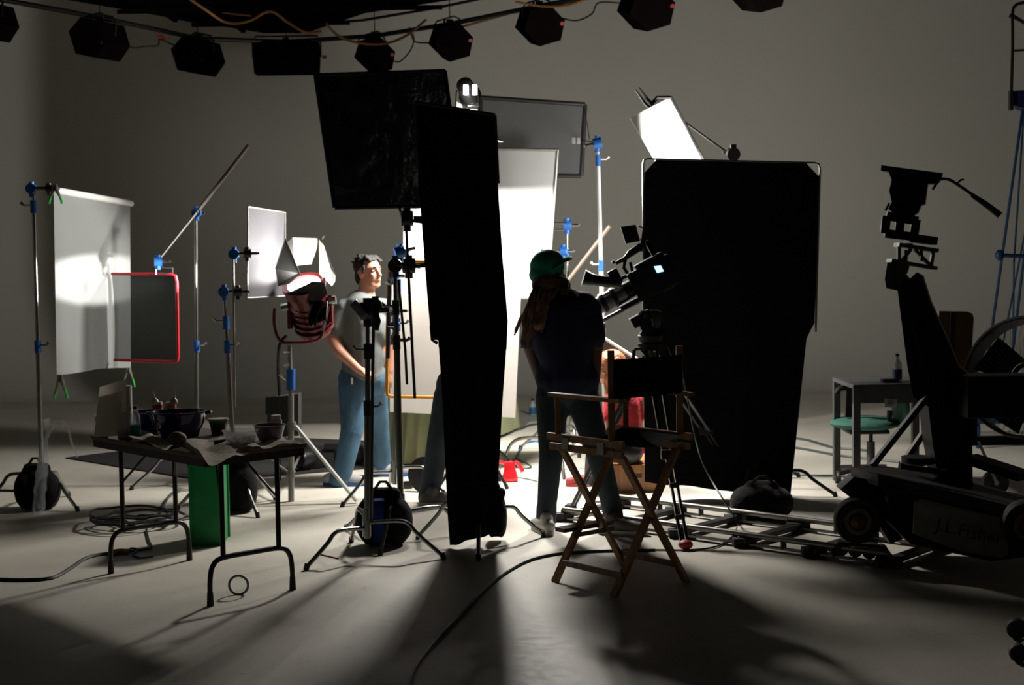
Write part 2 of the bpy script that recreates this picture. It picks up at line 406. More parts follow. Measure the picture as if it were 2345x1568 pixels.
cable('orange_cable', [P(1180, 4, 14.8), P(1240, 14, 14.7), P(1300, 12, 14.5), P(1350, -6, 14.3)], .013, ORCAB, 'orange cable hanging along the top edge above the tilted lamp')
cable('hanging_cable', [P(270, 78, 16.1), P(300, 108, 16.3), P(335, 106, 16.5), P(362, 104, 16.5), P(366, 90, 16.6), P(395, 102, 16.9), P(415, 108, 17.2)], .009, CABLE, 'thin cord strung between the two leftmost lamps in full view')
cable('hanging_cable', [P(893, 135, 17.6), P(915, 141, 17.4), P(940, 115, 17.3), P(948, 86, 17.2), P(937, 62, 17)], .009, CABLE, 'thin cord looping right of the lamp beside the rectangular one')
cable('hanging_cable', [P(942, 78, 17), P(952, 96, 16.9), P(992, 98, 16.8)], .009, CABLE, 'short cord running into the lamp over the tall stand')
cable('hanging_cable', [P(1280, 40, 15.6), P(1320, 47, 15.3), P(1355, 32, 15), P(1372, 6, 14.8), P(1430, 8, 14.7)], .009, CABLE, 'thin cord strung between the two right-hand hexagonal lamps')
for (a, b_) in (((345, 60), (362, 80)),):
    cable('cord_connector', [P(360, 84, 16.5), P(372, 84, 16.5), P(378, 92, 16.5)], .016, REDK, 'small red connector on the cord between the left lamps', 'connector')

# ------------------------------------------------------------------ stands
def hz(B, py, px=None):
    if px is None: px = 1172.5+(B.x)/B.y*FPX
    return P(px, py, B.y).z
def leaning(B, x_img, py):               # point at base's depth that shows at this pixel
    return P(x_img, py, B.y)
def grip(t, c, axis, blue=True, s=1.0, name='grip_head'):
    a = V(axis).normalized()
    g = MB().cyl(c-a*.028*s, c+a*.028*s, .036*s, n=14); g.cyl(c-V((0, 0, .06*s)), c+V((0, 0, .05*s)), .018*s, n=8)
    g = g.build(name, BLUE if blue else BLK, t, label='blue knuckle' if blue else None)
    k = MB().cyl(c+a*.03*s, c+a*.075*s, .011*s, n=8); x, y, d = frame_of(a)
    k.tube([c+a*.08*s-x*.045*s, c+a*.085*s, c+a*.08*s+x*.045*s], [.009*s, .012*s, .009*s], 6)
    k.build('knob', CHR if blue else DARKM, g)
    return g
def c_stand(base, top, label, col_z=(1.1,), leg0=90, blue=True, leg_r=.46, hub=.17, group=None, name='light_stand', chrome=None, colw=.017, lamp=False, topm=None):
    B = V((base[0], base[1], 0)); ch = chrome or CHR
    t = thing(name, B, label, 'light stand', group)
    for k in range(3):
        a = math.radians(leg0+120*k); d = V((math.cos(a), math.sin(a), 0)); z = hub+.03*k
        pts = [B+d*.02+V((0, 0, z)), B+d*(leg_r*.40)+V((0, 0, z+.015)), B+d*(leg_r*.55)+V((0, 0, z)), B+d*(leg_r*.66)+V((0, 0, z*.72)), B+d*leg_r+V((0, 0, .012))]
        lg = MB().tube(smoothpath(pts, 4), .0125).build('leg', ch, t)
        MB().cyl(B+d*leg_r+V((0, 0, .0)), B+d*(leg_r-.012)+V((0, 0, .035)), .016, n=8).build('rubber_foot', BLKRUB, lg)
    MB().cyl(B+V((0, 0, hub-.05)), B+V((0, 0, hub+.11)), .026, n=10).build('hub', ch, t)
    top = V(top); zs = [hub-.06]+list(col_z)+[top.z]
    for i in range(len(zs)-1):
        f = lambda z: V((lerp(B.x, top.x, (z-.0)/top.z), lerp(B.y, top.y, z/top.z), z))
        MB().cyl(f(zs[i]), f(zs[i+1]), colw-.0035*i, n=10).build('column' if i == 0 else 'riser', (topm if (topm and i == len(zs)-2) else ch), t)
        if i > 0:
            c = f(zs[i])
            g = MB().cyl(c-V((0, 0, .055)), c+V((0, 0, .035)), .024, n=10); g = g.build('collar', BLUE if blue else BLK, t, label='blue collar' if blue else None)
            s_ = 1 if i % 2 else -1
            k = MB().tube([c+V((s_*.02, -.01, 0)), c+V((s_*.065, -.02, .0)), c+V((s_*.085, -.02, .02))], [.007, .008, .014], 6); k.build('knob', ch, g)
    return t, B
def sandbag(c, rx, ry, h, label, stripe=None, droop=True, group='sandbags weighing down the stands'):
    c = V(c); t = thing('sandbag', c, label, 'sandbag', group)
    b = MB()
    b.ell(c+V((-rx*.42, 0, h*.42)), (rx*.55, ry, h*.44)); b.ell(c+V((rx*.42, 0, h*.40)), (rx*.55, ry*.95, h*.42)); b.cap(c+V((-rx*.35, 0, h*.86)), c+V((rx*.35, 0, h*.86)), h*.12, h*.12)
    b.ell(c+V((0, 0, h*.55)), (rx*.6, ry*.8, h*.36)); b.box(c+V((0, 0, h*.08+.01)), (rx*1.3, ry*1.1, h*.15))
    b.build('bag', DUV, t, remesh=.014, sm=4)
    MB().tube([c+V((-rx*.35, -ry*.2, h*.9)), c+V((-rx*.1, -ry*.25, h*1.08)), c+V((rx*.1, -ry*.25, h*1.08)), c+V((rx*.35, -ry*.2, h*.9))], .01, 6).build('handle', BLK, t)
    if stripe:
        sb = MB(); w_ = rx*.34
        sb.grid(lambda u, v: c+V((-rx*.12+(u-.5)*w_, -ry*1.04*math.sin(v*PI)**.5*1.0-.004, h*.42-h*.42*math.cos(v*PI))), 4, 10, .006)
        sb.build('stripe', stripe, t, label='blue stripe')
    return t
def spring_clamp(c, down, label, tips=GREEN):
    c = V(c); t = thing('spring_clamp', c, label, 'clamp', None)
    GT = mat('green_clamp_tip', (.02, .42, .06), .45)
    s = down
    for k in (-1, 1):
        a = MB().tube([c+V((k*.008, 0, .045*s)), c+V((k*.012, 0, 0)), c+V((k*.03, 0, -.055*s))], [.009, .014, .009], 6).build('jaw', STEEL, t)
        MB().tube([c+V((k*.03, 0, -.055*s)), c+V((k*.043, 0, -.10*s)), c+V((k*.045, 0, -.125*s))], .0085, 6).build('grip_tip', tips if tips != GREEN else GT, a, label='green rubber tip' if tips == GREEN else None)
    MB().cyl(c+V((0, -.015, 0)), c+V((0, .015, 0)), .011, n=8).build('pivot', CHR, t)
    return t
def framed(name, corners, fr_m, net_m, r, label, cat, open_side=None, groove=None, net_label=None):
    """a flag or scrim: a tube frame round a stretched sheet; corners TL TR BR BL"""
    c = [V(p) for p in corners]; cen = sum(c, V())/4
    t = thing(name, V((cen.x, cen.y, min(p.z for p in c))), label, cat)
    nrm = (c[1]-c[0]).cross(c[3]-c[0]).normalized()
    for i in range(4):
        if i == open_side: continue
        MB().tube([c[i], c[(i+1) % 4]], r, 8).build('frame_bar', fr_m, t)
    MB().grid(lambda u, v: lerp(lerp(c[0], c[1], u), lerp(c[3], c[2], u), v)+nrm*(.012*math.sin(u*7)*math.sin(v*PI)*math.sin(v*5)), 12, 12).build('net' if net_label is None else net_label, net_m, t)
    return t

# --- far-left stand with the hanging white sheet
B1 = G(98, 1158); T1 = P(76, 436, B1.y)
st1, _ = c_stand(B1, T1, 'chrome stand at the far left holding the hanging white sheet', (hz(B1, 790, 88), hz(B1, 470, 78)), leg0=-38, leg_r=.42)
grip(st1, P(72, 432, B1.y), (0, 1, 0))
MB().cyl(P(74, 432, B1.y), P(126, 433, B1.y+.02), .016).build('arm', STEEL, st1); grip(st1, P(112, 432, B1.y-.0), (1, .2, 0), False, .8)
sh_l, sh_r = P(126, 436, B1.y+.03), P(300, 466, B1.y+1.15)
roll_ = thing('diffusion_sheet', sh_l, 'white diffusion sheet hanging from a roll at the far left', 'diffusion sheet')
MB().cyl(sh_l, sh_r, .026, n=14).build('roll', WHITE, roll_)
bl, br_ = P(133, 856, B1.y+.06), P(302, 838, B1.y+1.15)
MB().grid(lambda u, v: lerp(lerp(sh_l, sh_r, u), lerp(bl, br_, u), v)+V((0, -.03, 0))+V((.3, -1, 0)).normalized()*(.018*math.sin(u*9+v*2)*v+.012*math.sin(u*21)*v*v)+V((0, 0, -.008*math.sin(u*8)*v)), 40, 30).build('sheet', SILK, roll_)
spring_clamp(P(138, 872, B1.y), 1, 'green-tipped spring clamp on the lower left corner of the white sheet')
spring_clamp(P(294, 850, B1.y+1.15), 1, 'spring clamp on the lower right corner of the white sheet')
spring_clamp(P(126, 434, B1.y-.04), .8, 'spring clamp with green tip at the top of the white roll')
sandbag(G(98, 1160)+V((0, -.1, 0)), .17, .12, .34, 'black sandbag at the foot of the far-left stand')
# clear plastic bag tied to it
bg = thing('plastic_bag', P(100, 1185, B1.y-.25), 'crumpled clear plastic bag tied to the far-left stand', 'plastic bag')
b = MB(); y_ = B1.y-.28
for (x0, yy, x1, w0, w1) in ((110, 965, 112, .05, .035),): pass
bagc = [(105, 958, .055), (112, 985, .030), (103, 1010, .035), (98, 1060, .075), (92, 1120, .08), (88, 1185, .078)]
cps = smoothpath([P(a, b2, y_) for a, b2, _ in bagc], 5); rs_ = [r for _, _, r in bagc]
rr_ = [lerp(rs_[min(i//5, 4)], rs_[min(i//5+1, 5)], (i % 5)/5)*(1+.12*math.sin(i*2.3)) for i in range(len(cps))]
b.tube(cps, rr_, 14, sq=(1, .45)).build('bag_body', WRAPP, bg)
c2 = smoothpath([P(112, 985, y_), P(135, 968, y_), P(157, 985, y_), P(163, 1010, y_), P(178, 1048, y_)], 5)
MB().tube(c2, [.02+.022*math.sin(min(1, i/9)*PI)+.008*math.sin(i*2) if i < 12 else .014 for i in range(len(c2))], 10, sq=(1, .5)).build('tied_corner', WRAPP, bg)

# --- stand 2 with diagonal arm and red framed net
B2 = G(452, 1112); T2 = P(448, 484, B2.y)
st2, _ = c_stand(B2, T2, 'chrome stand holding the long diagonal rod and red-framed net', (hz(B2, 790, 450),), leg0=200, leg_r=.5, hub=.22)
grip(st2, P(450, 487, B2.y), (0, 1, 0))
MB().tube([P(362, 597, B2.y-.35), P(450, 487, B2.y-.03)], .009).build('arm', STEEL, st2)
MB().tube([P(450, 487, B2.y-.03), P(568, 334, B2.y+.45)], .015).build('arm', TAN, st2)
yn = B2.y-.35
grip(st2, P(362, 599, yn), (1, .3, 0))
MB().tube([P(358, 605, yn), P(358, 628, yn), P(396, 624, yn), P(396, 614, yn), P(362, 612, yn)], .006, 6).build('bracket', CHR, st2)
rn = thing('red_framed_net', P(330, 828, yn), 'square grey net in a red frame hanging in front of white sheet', 'net flag')
c = [P(256, 627, yn+.25), P(398, 628, yn), P(408, 827, yn), P(262, 824, yn+.25)]
MB().tube([c[0], P(392, 628, yn), P(402, 632, yn), P(405, 645, yn), P(408, 815, yn), P(406, 826, yn), P(396, 828, yn), c[3]], [.011, .012, .013, .013, .013, .013, .012, .011]).build('frame', RED, rn)
MB().grid(lambda u, v: lerp(lerp(c[0], c[1], u), lerp(c[3], c[2], u), v)+V((.012*math.sin(v*PI)*(1-u), 0, 0)), 8, 12).build('net', NET, rn)

# --- stand 3 with pale grey scrim
B3 = G(545, 1165); B3.x = (513-1172.5)/FPX*B3.y
B3 = V((B3.x+.06, B3.y, 0)); T3 = P(513, 665, B3.y)
st3, _ = c_stand(B3, T3, 'chrome stand left of the burgundy lamp holding the pale grey scrim', (hz(B3, 790, 513), hz(B3, 735, 513)), leg0=-60, leg_r=.42)
grip(st3, P(513, 668, B3.y), (0, 1, 0)); grip(st3, P(545, 668, B3.y), (1, .2, 0), False, .9)
MB().tube([P(534, 580, B3.y-.02), P(536, 760, B3.y-.03), P(538, 932, B3.y-.04)], .0075).build('arm', STEEL, st3)
MB().cyl(P(500, 668, B3.y), P(555, 668, B3.y), .011).build('arm', CHR, st3)
grip(st3, P(536, 582, B3.y), (0, 1, 0)); grip(st3, P(566, 580, B3.y), (1, .3, 0), False, .9)
MB().cyl(P(536, 582, B3.y), P(574, 580, B3.y), .012).build('arm', CHR, st3)
y_ = B3.y+.06
framed('grey_scrim', [P(568, 473, y_), P(653, 487, y_+.5), P(653, 678, y_+.5), P(566, 682, y_)], STEEL, NETL, .006, 'pale grey scrim flag standing behind the burgundy lamp', 'scrim', net_label='scrim_cloth')
sandbag(G(552, 1165)+V((0, -.12, 0)), .15, .11, .40, 'black sandbag behind the tall green box')

# --- burgundy lamp on its crank stand
B4 = G(667, 1148); t = thing('rolling_lamp_stand', B4, 'grey steel crank stand under the burgundy lamp, one bright brace', 'light stand')
LS = t; zt = hz(B4, 785, 664)
GREYS = mat('grey_steel_tube', (.26, .25, .23), .4, .6)
MB().cyl(B4+V((0, 0, .0)), P(666, 905, B4.y), .022, n=12).build('column', GREYS, t)
MB().cyl(P(666, 905, B4.y), P(663, 790, B4.y), .016, n=12).build('riser', GREYS, t)
g = MB().cyl(P(666, 893, B4.y), P(666, 845, B4.y), .032, n=12).build('collar', BLUE, t, label='blue collar')
MB().tube([P(655, 870, B4.y-.03), P(645, 862, B4.y-.05), P(641, 856, B4.y-.05)], [.008, .01, .016]).build('knob', CHR, g)
for yy in (805, 835): MB().tube([P(662, yy, B4.y-.02), P(648, yy, B4.y-.04)], [.009, .016], 8).build('knob', CHR, t)
cz = P(668, 975, B4.y)
MB().cyl(cz-V((0, 0, .03)), cz+V((0, 0, .03)), .034, n=12).build('leg_collar', GREYS, t)
lo = P(667, 1085, B4.y); MB().cyl(lo-V((0, 0, .025)), lo+V((0, 0, .025)), .032, n=12).build('leg_collar', GREYS, t)
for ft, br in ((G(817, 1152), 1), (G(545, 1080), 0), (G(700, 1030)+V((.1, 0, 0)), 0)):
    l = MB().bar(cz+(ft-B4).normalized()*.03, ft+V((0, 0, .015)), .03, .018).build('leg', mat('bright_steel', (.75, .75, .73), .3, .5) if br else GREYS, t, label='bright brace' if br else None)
    MB().bar(lo, lerp(cz, ft, .55), .015, .012).build('strut', GREYS, t)
# head
t = thing('fresnel_lamp', HMI-HAX*.35, 'large burgundy lamp with open barn doors left of the grey-shirted man', 'lamp')
hx, hy, hd = frame_of(HAX, V((0, 1, 0)))
hyv = hy if hy.z > 0 else -hy
body = MB().lathe([(.06, -.42), (.115, -.40), (.125, -.30), (.135, -.06), (.150, -.05), (.150, .0), (.135, .0), (.13, -.01)], HMI, HAX, 24); body.build('housing', BURG, t)
for k in range(5):
    MB().lathe([(.137, -.36+.05*k), (.145, -.355+.05*k), (.145, -.345+.05*k), (.137, -.34+.05*k)], HMI, HAX, 24).build('cooling_fin', BURG, t)
for s_ in (-1, 1):
    MB().box(HMI-HAX*.22+hx*s_*.15, (.03, .12, .2), bev=.008).build('side_box', BURG, t)
    MB().cyl(HMI-HAX*.15+hx*s_*.15, HMI-HAX*.15+hx*s_*.20, .035, n=12).build('tilt_knob', CHR, t)
MB().lathe([(.02, .006), (.08, .012), (.122, .0), (.122, -.02), (.01, -.02)], HMI, HAX, 24).build('lens', mat('lit_lens', (1, 1, 1), .3, emit=(1, .98, .94), es=9), t, label='glowing lens')
MB().lathe([(.122, -.005), (.16, -.005), (.16, .02), (.122, .02)], HMI, HAX, 24, closed=True).build('retaining_ring', BURG, t)
yc = P(664, 785, B4.y)
s1, s2 = P(628, 705, B4.y), P(752, 700, B4.y)
MB().tube(smoothpath([s1, P(628, 745, B4.y), P(640, 778, B4.y), yc, P(728, 778, B4.y), P(742, 745, B4.y), s2], 4), .011, 8).build('yoke', BURG, t)
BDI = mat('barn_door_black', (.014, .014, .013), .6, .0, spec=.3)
BD_LIT = mat('barn_door_lit', (.6, .6, .56), .6, 0)  # pale tone puts the lamplight into the door colour
Yh = HMI.y
doors = [([P(658, 556, Yh+.30), P(670, 545, Yh+.32), P(727, 547, Yh+.32), P(726, 566, Yh+.28), P(714, 604, Yh+.13), P(676, 608, Yh+.13)], BD_LIT, 'upper barn door, lit look in its pale colour'),
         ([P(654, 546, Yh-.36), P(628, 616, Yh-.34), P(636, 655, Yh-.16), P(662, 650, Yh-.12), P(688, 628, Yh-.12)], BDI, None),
         ([P(730, 549, Yh+.26), P(741, 562, Yh+.22), P(768, 630, Yh+.10), P(767, 645, Yh+.08), P(760, 655, Yh+.04), P(732, 628, Yh+.02)], BD_LIT, 'right barn door, lit look in its pale colour'),
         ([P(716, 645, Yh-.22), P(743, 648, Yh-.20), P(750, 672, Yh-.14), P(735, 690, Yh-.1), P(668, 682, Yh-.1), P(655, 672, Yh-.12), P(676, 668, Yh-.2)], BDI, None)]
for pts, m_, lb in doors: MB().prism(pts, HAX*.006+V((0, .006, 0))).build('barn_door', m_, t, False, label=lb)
# black wrap foil under the right door
fo = MB().grid(lambda u, v: P(lerp(706, 748, u), lerp(688, 742, v)+(8*math.sin(u*6) if v > .9 else 0), Yh-.16)+V((0, .02*math.sin(u*13+v*7), 0)), 12, 12, .002)
fo.build('black_foil', PLAST, t, label='crumpled black foil wrap')
MB().tube([P(748, 690, Yh-.1), P(745, 725, Yh-.15), P(738, 757, Yh-.15)], [.010, .013, .006], 6).build('clip', STEEL, t)
MB().tube([P(738, 548, Yh+.1), P(742, 540, Yh+.1)], .006, 6).build('clip', STEEL, t)
cable('hanging_cable', [P(655, 770, Yh+.1), P(640, 790, B4.y+.06), P(637, 850, B4.y+.1), P(640, 900, B4.y+.12), P(640, 960, B4.y+.16), G(640, 1100)], .013, CABLE, 'thick black cord dropping from the burgundy lamp beside its stand')
t = thing('black_case', P(648, 1060, B4.y+.35), 'dark ballast case standing behind the burgundy lamp stand', 'case')
y_ = B4.y+.05
MB().prism([P(612, 912, y_), P(683, 902, y_), P(683, 998, y_), P(612, 1002, y_)], (0, .16, 0)).build('body', mat('dark_case', (.025, .023, .022), .6), t, False)
MB().prism([P(608, 910, y_-.01), P(632, 907, y_-.01), P(632, 948, y_-.01), P(608, 948, y_-.01)], (0, .02, 0)).build('flap', BLK, t, False)

# black mats on the floor at the back left, with kit lying on them
o = MB().prism([G(150, 1050), G(565, 1000), G(866, 1012), G(866, 1072), G(610, 1092), G(440, 1098)], (0, 0, .012)).build('floor_mat', MAT_BLACK, smooth=False); tag(o, 'large black mat on the floor behind the folding table', 'mat')
kc = G(735, 1078)
t = thing('equipment_case', kc, 'small black kit box with round lens lying on the black mat', 'equipment')
MB().box(kc+V((0, .1, .09)), (.22, .2, .16), bev=.02).build('body', BLK, t)
MB().lathe([(.05, 0), (.075, .0), (.075, .12), (.06, .14), (.02, .13)], kc+V((-.10, .0, .10)), V((-.5, -1, .1)), 16).build('lens_hood', DARKM, t)
MB().box(kc+V((.1, .05, .2)), (.14, .12, .05), bev=.01).build('top_box', DARKM, t)
kc = G(790, 1070); t = thing('equipment_case', kc+V((0, .2, 0)), 'black kit bag on the mat beside the man in jeans', 'equipment')
MB().box(kc+V((0, .2, .08)), (.26, .22, .15), bev=.03).build('body', BLK, t); MB().tube([kc+V((-.08, .1, .15)), kc+V((0, .1, .22)), kc+V((.08, .1, .15))], .01).build('handle', DARKM, t)

# --- front centre: black baby stand, tall stand with the big flag
B5 = V((-.86, 8.2, 0)); T5 = P(842, 716, 8.2)
DC = mat('dark_chrome', (.20, .205, .20), .25, .95)
st5, _ = c_stand(B5, T5, 'dark stand in front of the grey-shirted man topped with a grip head', (hz(B5, 930, 843), hz(B5, 800, 841)), leg0=228, blue=False, chrome=DC, leg_r=.46, colw=.019)
grip(st5, P(842, 712, 8.2), (1, 0, .05), False, 1.5); grip(st5, P(860, 700, 8.18), (0, 1, 0), False, 1.1)
MB().box(P(822, 708, 8.15), (.05, .05, .11), Matrix.Rotation(math.radians(-38), 3, 'Y'), .01).build('clamp_jaw', STEEL, st5)
MB().tube([P(858, 712, 8.14), P(864, 735, 8.12), P(862, 756, 8.12)], [.018, .022, .014]).build('lever', BLK, st5)
MB().tube([P(856, 715, 8.15), P(853, 870, 8.15), P(850, 1195, 8.15)], .0095).build('arm', BLK, st5)
B6 = V((-.70, 8.72, 0)); T6 = P(904, 610, 8.72)
st6, _ = c_stand(B6, T6, 'dark tall stand second from the left in front of the foam board', (hz(B6, 780, 908), hz(B6, 700, 906)), leg0=20, blue=False, chrome=DC, leg_r=.5, colw=.02)
grip(st6, P(905, 608, 8.72), (0, 1, 0), False, 1.2); grip(st6, P(936, 608, 8.68), (1, .2, 0), False, 1.3)
MB().cyl(P(900, 604, 8.7), P(962, 610, 8.66), .013).build('arm', BLK, st6)
MB().tube([P(928, 478, 8.66), P(934, 600, 8.65), P(950, 912, 8.62)], .009).build('arm', BLK, st6)
grip(st6, P(932, 500, 8.66), (1, .1, 0), False, 1.3); MB().cyl(P(922, 503, 8.65), P(968, 508, 8.64), .011).build('arm', BLK, st6)
MB().tube([P(915, 476, 8.8), P(920, 495, 8.68)], .008).build('flag_pin', DC, st6)
MB().tube([P(912, 640, 8.6), P(928, 800, 8.6), P(932, 880, 8.6)], .008).build('rod', BLK, st6)
# big flag wrapped in black plastic
fY = 8.95
t = thing('black_flag', P(880, 475, fY), 'large glossy plastic-wrapped black flag high in the centre', 'flag')
c = [P(722, 172, fY), P(1019, 162, fY+.25), P(1060, 470, fY+.05), P(766, 477, fY-.12)]
fb = MB().grid(lambda u, v: lerp(lerp(c[0], c[1], u), lerp(c[3], c[2], u), v)+V((0, .010*math.sin(u*17+v*9)*math.sin(v*PI)+.007*math.sin(u*9-v*25), 0)), 36, 36, .012)
fb.build('panel', PLAST, t)
for i in range(4): MB().tube([c[i], c[(i+1) % 4]], .013, 8).build('frame_bar', BLK, t)
# blue-knuckle stand behind holding the orange frame
B7 = V((-.865, 10.2, 0)); T7 = P(912, 588, 10.2)
st7, _ = c_stand(B7, T7, 'chrome stand with blue knuckles close behind the dark tall stand', (hz(B7, 740, 905), hz(B7, 650, 905)), leg0=100, leg_r=.45)
grip(st7, P(916, 578, 10.2), (1, .2, .3), True, 1.25); grip(st7, P(903, 632, 10.15), (1, -.2, 0)); grip(st7, P(905, 745, 10.15), (0, -1, 0)); grip(st7, P(905, 712, 10.1), (1, 0, 0), False)
grip(st7, P(905, 778, 10.1), (1, .2, 0), False)
MB().cyl(P(893, 600, 10.2), P(938, 602, 10.2), .012).build('arm', CHR, st7)
t = thing('orange_framed_net', P(950, 912, 10.45), 'sheer net in an orange-yellow frame before the foam board', 'net flag')
oY = 10.42; fr = [P(1040, 601, oY), P(900, 597, oY), P(894, 600, oY), P(892, 606, oY), P(887, 760, oY), P(886, 897, oY), P(888, 905, oY), P(896, 908, oY), P(1060, 911, oY)]
MB().tube(fr, .013).build('frame', ORANGE, t)
MB().tube([P(893, 640, oY-.01), P(888, 820, oY-.01)], .0155).build('frame_tape', BLK, t)
MB().tube([P(1040, 601, oY), P(1060, 911, oY)], .013).build('frame', ORANGE, t)
MB().grid(lambda u, v: lerp(lerp(P(893, 600, oY), P(1040, 601, oY), u), lerp(P(887, 907, oY), P(1060, 911, oY), u), v), 4, 4).build('net', NETO, t)
sandbag(V((-.79, 8.55, 0)), .185, .12, .36, 'black sandbag with blue stripe under the two centre stands', stripe=mat('blue_stripe', (.02, .06, .35), .7))

# --- the tall black hanging flags in front
B8 = V((-.21, 8.5, 0)); T8 = P(1040, 232, 8.5)
st8, _ = c_stand(B8, V((-.28, 8.5, T8.z-.05)), 'dark stand hidden behind the tall hanging black flag', (1.1, 2.0), leg0=270, blue=False, chrome=DC, leg_r=.45)
def drape(rows, nx, amp, Yf=0., ny=24, fr=9., th=.006, seed=0.):
    L = [V(r[0]) for r in rows]; R_ = [V(r[1]) for r in rows]; n = len(rows)-1
    def f(u, v):
        k = min(int(v*n), n-1); q = v*n-k
        p = lerp(lerp(L[k], L[k+1], q), lerp(R_[k], R_[k+1], q), u)
        return p+V((0, amp*math.sin(u*fr+seed+v*1.5)*(.25+v), amp*.15*math.sin(u*fr*1.7+seed)*v))
    return MB().grid(f, nx, ny, th)
hY = 8.3
t = thing('black_flag', P(1050, 780, hY), 'upper tall matte black flag hanging in front of the scene centre', 'flag')
drape([(P(950, 236, hY), P(1134, 266, hY)), (P(957, 400, hY), P(1139, 400, hY)), (P(972, 600, hY), P(1152, 600, hY)), (P(984, 745, hY), P(1163, 735, hY)), (P(990, 778, hY), P(1160, 800, hY))], 24, .012).build('cloth', DUV, t)
MB().tube([P(950, 234, hY-.01), P(1134, 264, hY-.01)], .012).build('top_bar', BLK, t)
MB().tube([P(950, 234, hY), P(960, 400, hY)], .009).build('side_bar', BLK, t); MB().tube([P(1134, 264, hY), P(1141, 420, hY)], .009).build('side_bar', BLK, t)
hY2 = 8.42
t = thing('black_flag', P(1085, 1250, hY2), 'lower black cloth flap hanging almost to the floor', 'flag')
drape([(P(985, 720, hY2), P(1160, 720, hY2)), (P(1003, 770, hY2), P(1160, 790, hY2)), (P(1012, 900, hY2), P(1152, 900, hY2)), (P(1020, 1080, hY2), P(1142, 1080, hY2)), (P(1026, 1200, hY2), P(1138, 1175, hY2)), (P(1030, 1250, hY2), P(1150, 1215, hY2))], 24, .018, fr=14, seed=1).build('cloth', DUV, t)
MB().tube([P(987, 745, hY2-.05), P(990, 778, hY2-.05), P(1002, 786, hY2-.05)], .01).build('hook', BLK, t)
sandbag(V((-.11, 8.62, .02)), .07, .1, .32, 'black sandbag poking out right of the hanging black cloth')

# --- lit white silk, grey scrim, foam board, green table
t = framed('white_diffusion_panel', [P(925, 338, 12.5), P(1277, 343, 12.5), P(1253, 682, 12.5), P(925, 682, 12.5)], STEEL, SILKW, .014, 'big brightly lit white diffusion panel behind the black flags', 'diffusion panel', net_label='silk')
t = framed('grey_scrim', [P(1100, 223, 12.9), P(1340, 239, 12.9), P(1331, 403, 12.9), P(1100, 400, 12.9)], DARKM, NETD, .02, 'dark grey scrim high behind the bright white panel', 'scrim', net_label='scrim_cloth')
B9 = V(((1290-1172.5)/FPX*12.7, 12.7, 0)); B9.x += .03
st9, _ = c_stand(B9, P(1299, 515, 12.7), 'chrome stand whose bracket grips the bright white panel', (hz(B9, 760, 1292), hz(B9, 578, 1292)), leg0=40)
grip(st9, P(1299, 516, 12.7), (1, 0, 0), True, 1.3); grip(st9, P(1290, 575, 12.65), (1, 0, 0), True, 1.2)
MB().tube([P(1296, 511, 12.65), P(1266, 511, 12.6), P(1266, 526, 12.6), P(1290, 526, 12.65)], .011, 6).build('bracket', CHR, st9)
bY = 11.55
t = thing('foam_board', P(1050, 950, bY), 'big pale grey foam board standing on the green-skirted table', 'board')
MB().prism([P(893, 600, bY), P(1196, 608, bY), P(1180, 956, bY), P(893, 943, bY)], (0, .03, 0)).build('panel', BOARD, t, False)
tl = [V((-1.14, 11.93, 0)), V((-.60, 11.78, 0)), V((.13, 14.2, 0)), V((-.41, 14.4, 0))]
tl = [G(864, 1068), G(992, 1072), G(1192, 984), G(1100, 978)]
t = thing('draped_table', sum(tl, V())/4, 'table under a long pale green cloth behind the foam board', 'table')
cenT = sum(tl, V())/4
def cl_(u, v):
    k = u*4 % 4; i = int(k) % 4; q = k-int(k); p = lerp(tl[i], tl[(i+1) % 4], q); d = (p-cenT); d.z = 0
    top = cenT+d*.86; s = (.86+.14*v)+.018*v*math.sin(u*4*PI*9)
    return V((cenT.x+d.x*s, cenT.y+d.y*s, .73*(1-v)+.03))
MB().grid(cl_, 160, 10).build('cloth_skirt', CLOTH, t)
MB().prism([cenT+(p-cenT)*.87+V((0, 0, .74)) for p in tl], (0, 0, .02)).build('table_top', CLOTH, t)
for p in tl: MB().cyl(cenT+(p-cenT)*.7, cenT+(p-cenT)*.7+V((0, 0, .74)), .02, n=8).build('leg', DARKM, t)

# --- stand 10 with bright pole, right of the white panel
B10 = V(((1381-1172.5)/FPX*11.6, 11.6, 0)); B10.x += .02
st10, _ = c_stand(B10, P(1369, 335, 11.6), 'tall stand with glaring white pole and blue knuckles near the black camera', (hz(B10, 700, 1382), hz(B10, 605, 1381), hz(B10, 365, 1372)), leg0=70, chrome=mat('lit_chrome', (.8, .82, .8), .35, .5), colw=.024)  # paler chrome puts the glare of the lit pole into its colour
grip(st10, P(1368, 328, 11.6), (-1, 0, -.2), True, 1.2)
MB().tube([P(1368, 324, 11.6), P(1318, 322, 11.6)], .004, 5).build('wire', DARKM, st10)
MB().tube([P(1368, 326, 11.62), P(1335, 322, 12.88)], .006, 6).build('arm', DARKM, st10)
MB().tube([P(1350, 318, 11.6), P(1338, 245, 12.2)], .003, 5).build('wire', DARKM, st10)
for x in (1314, 1325): MB().box(P(x, 322, 11.55), (.028, .02, .05), bev=.006).build('clip', WHITE, st10)
MB().tube([P(1397, 517, 12.35), P(1295, 650, 12.66)], .019, 10).build('arm', TAN, st9, label='long tan slanting arm')
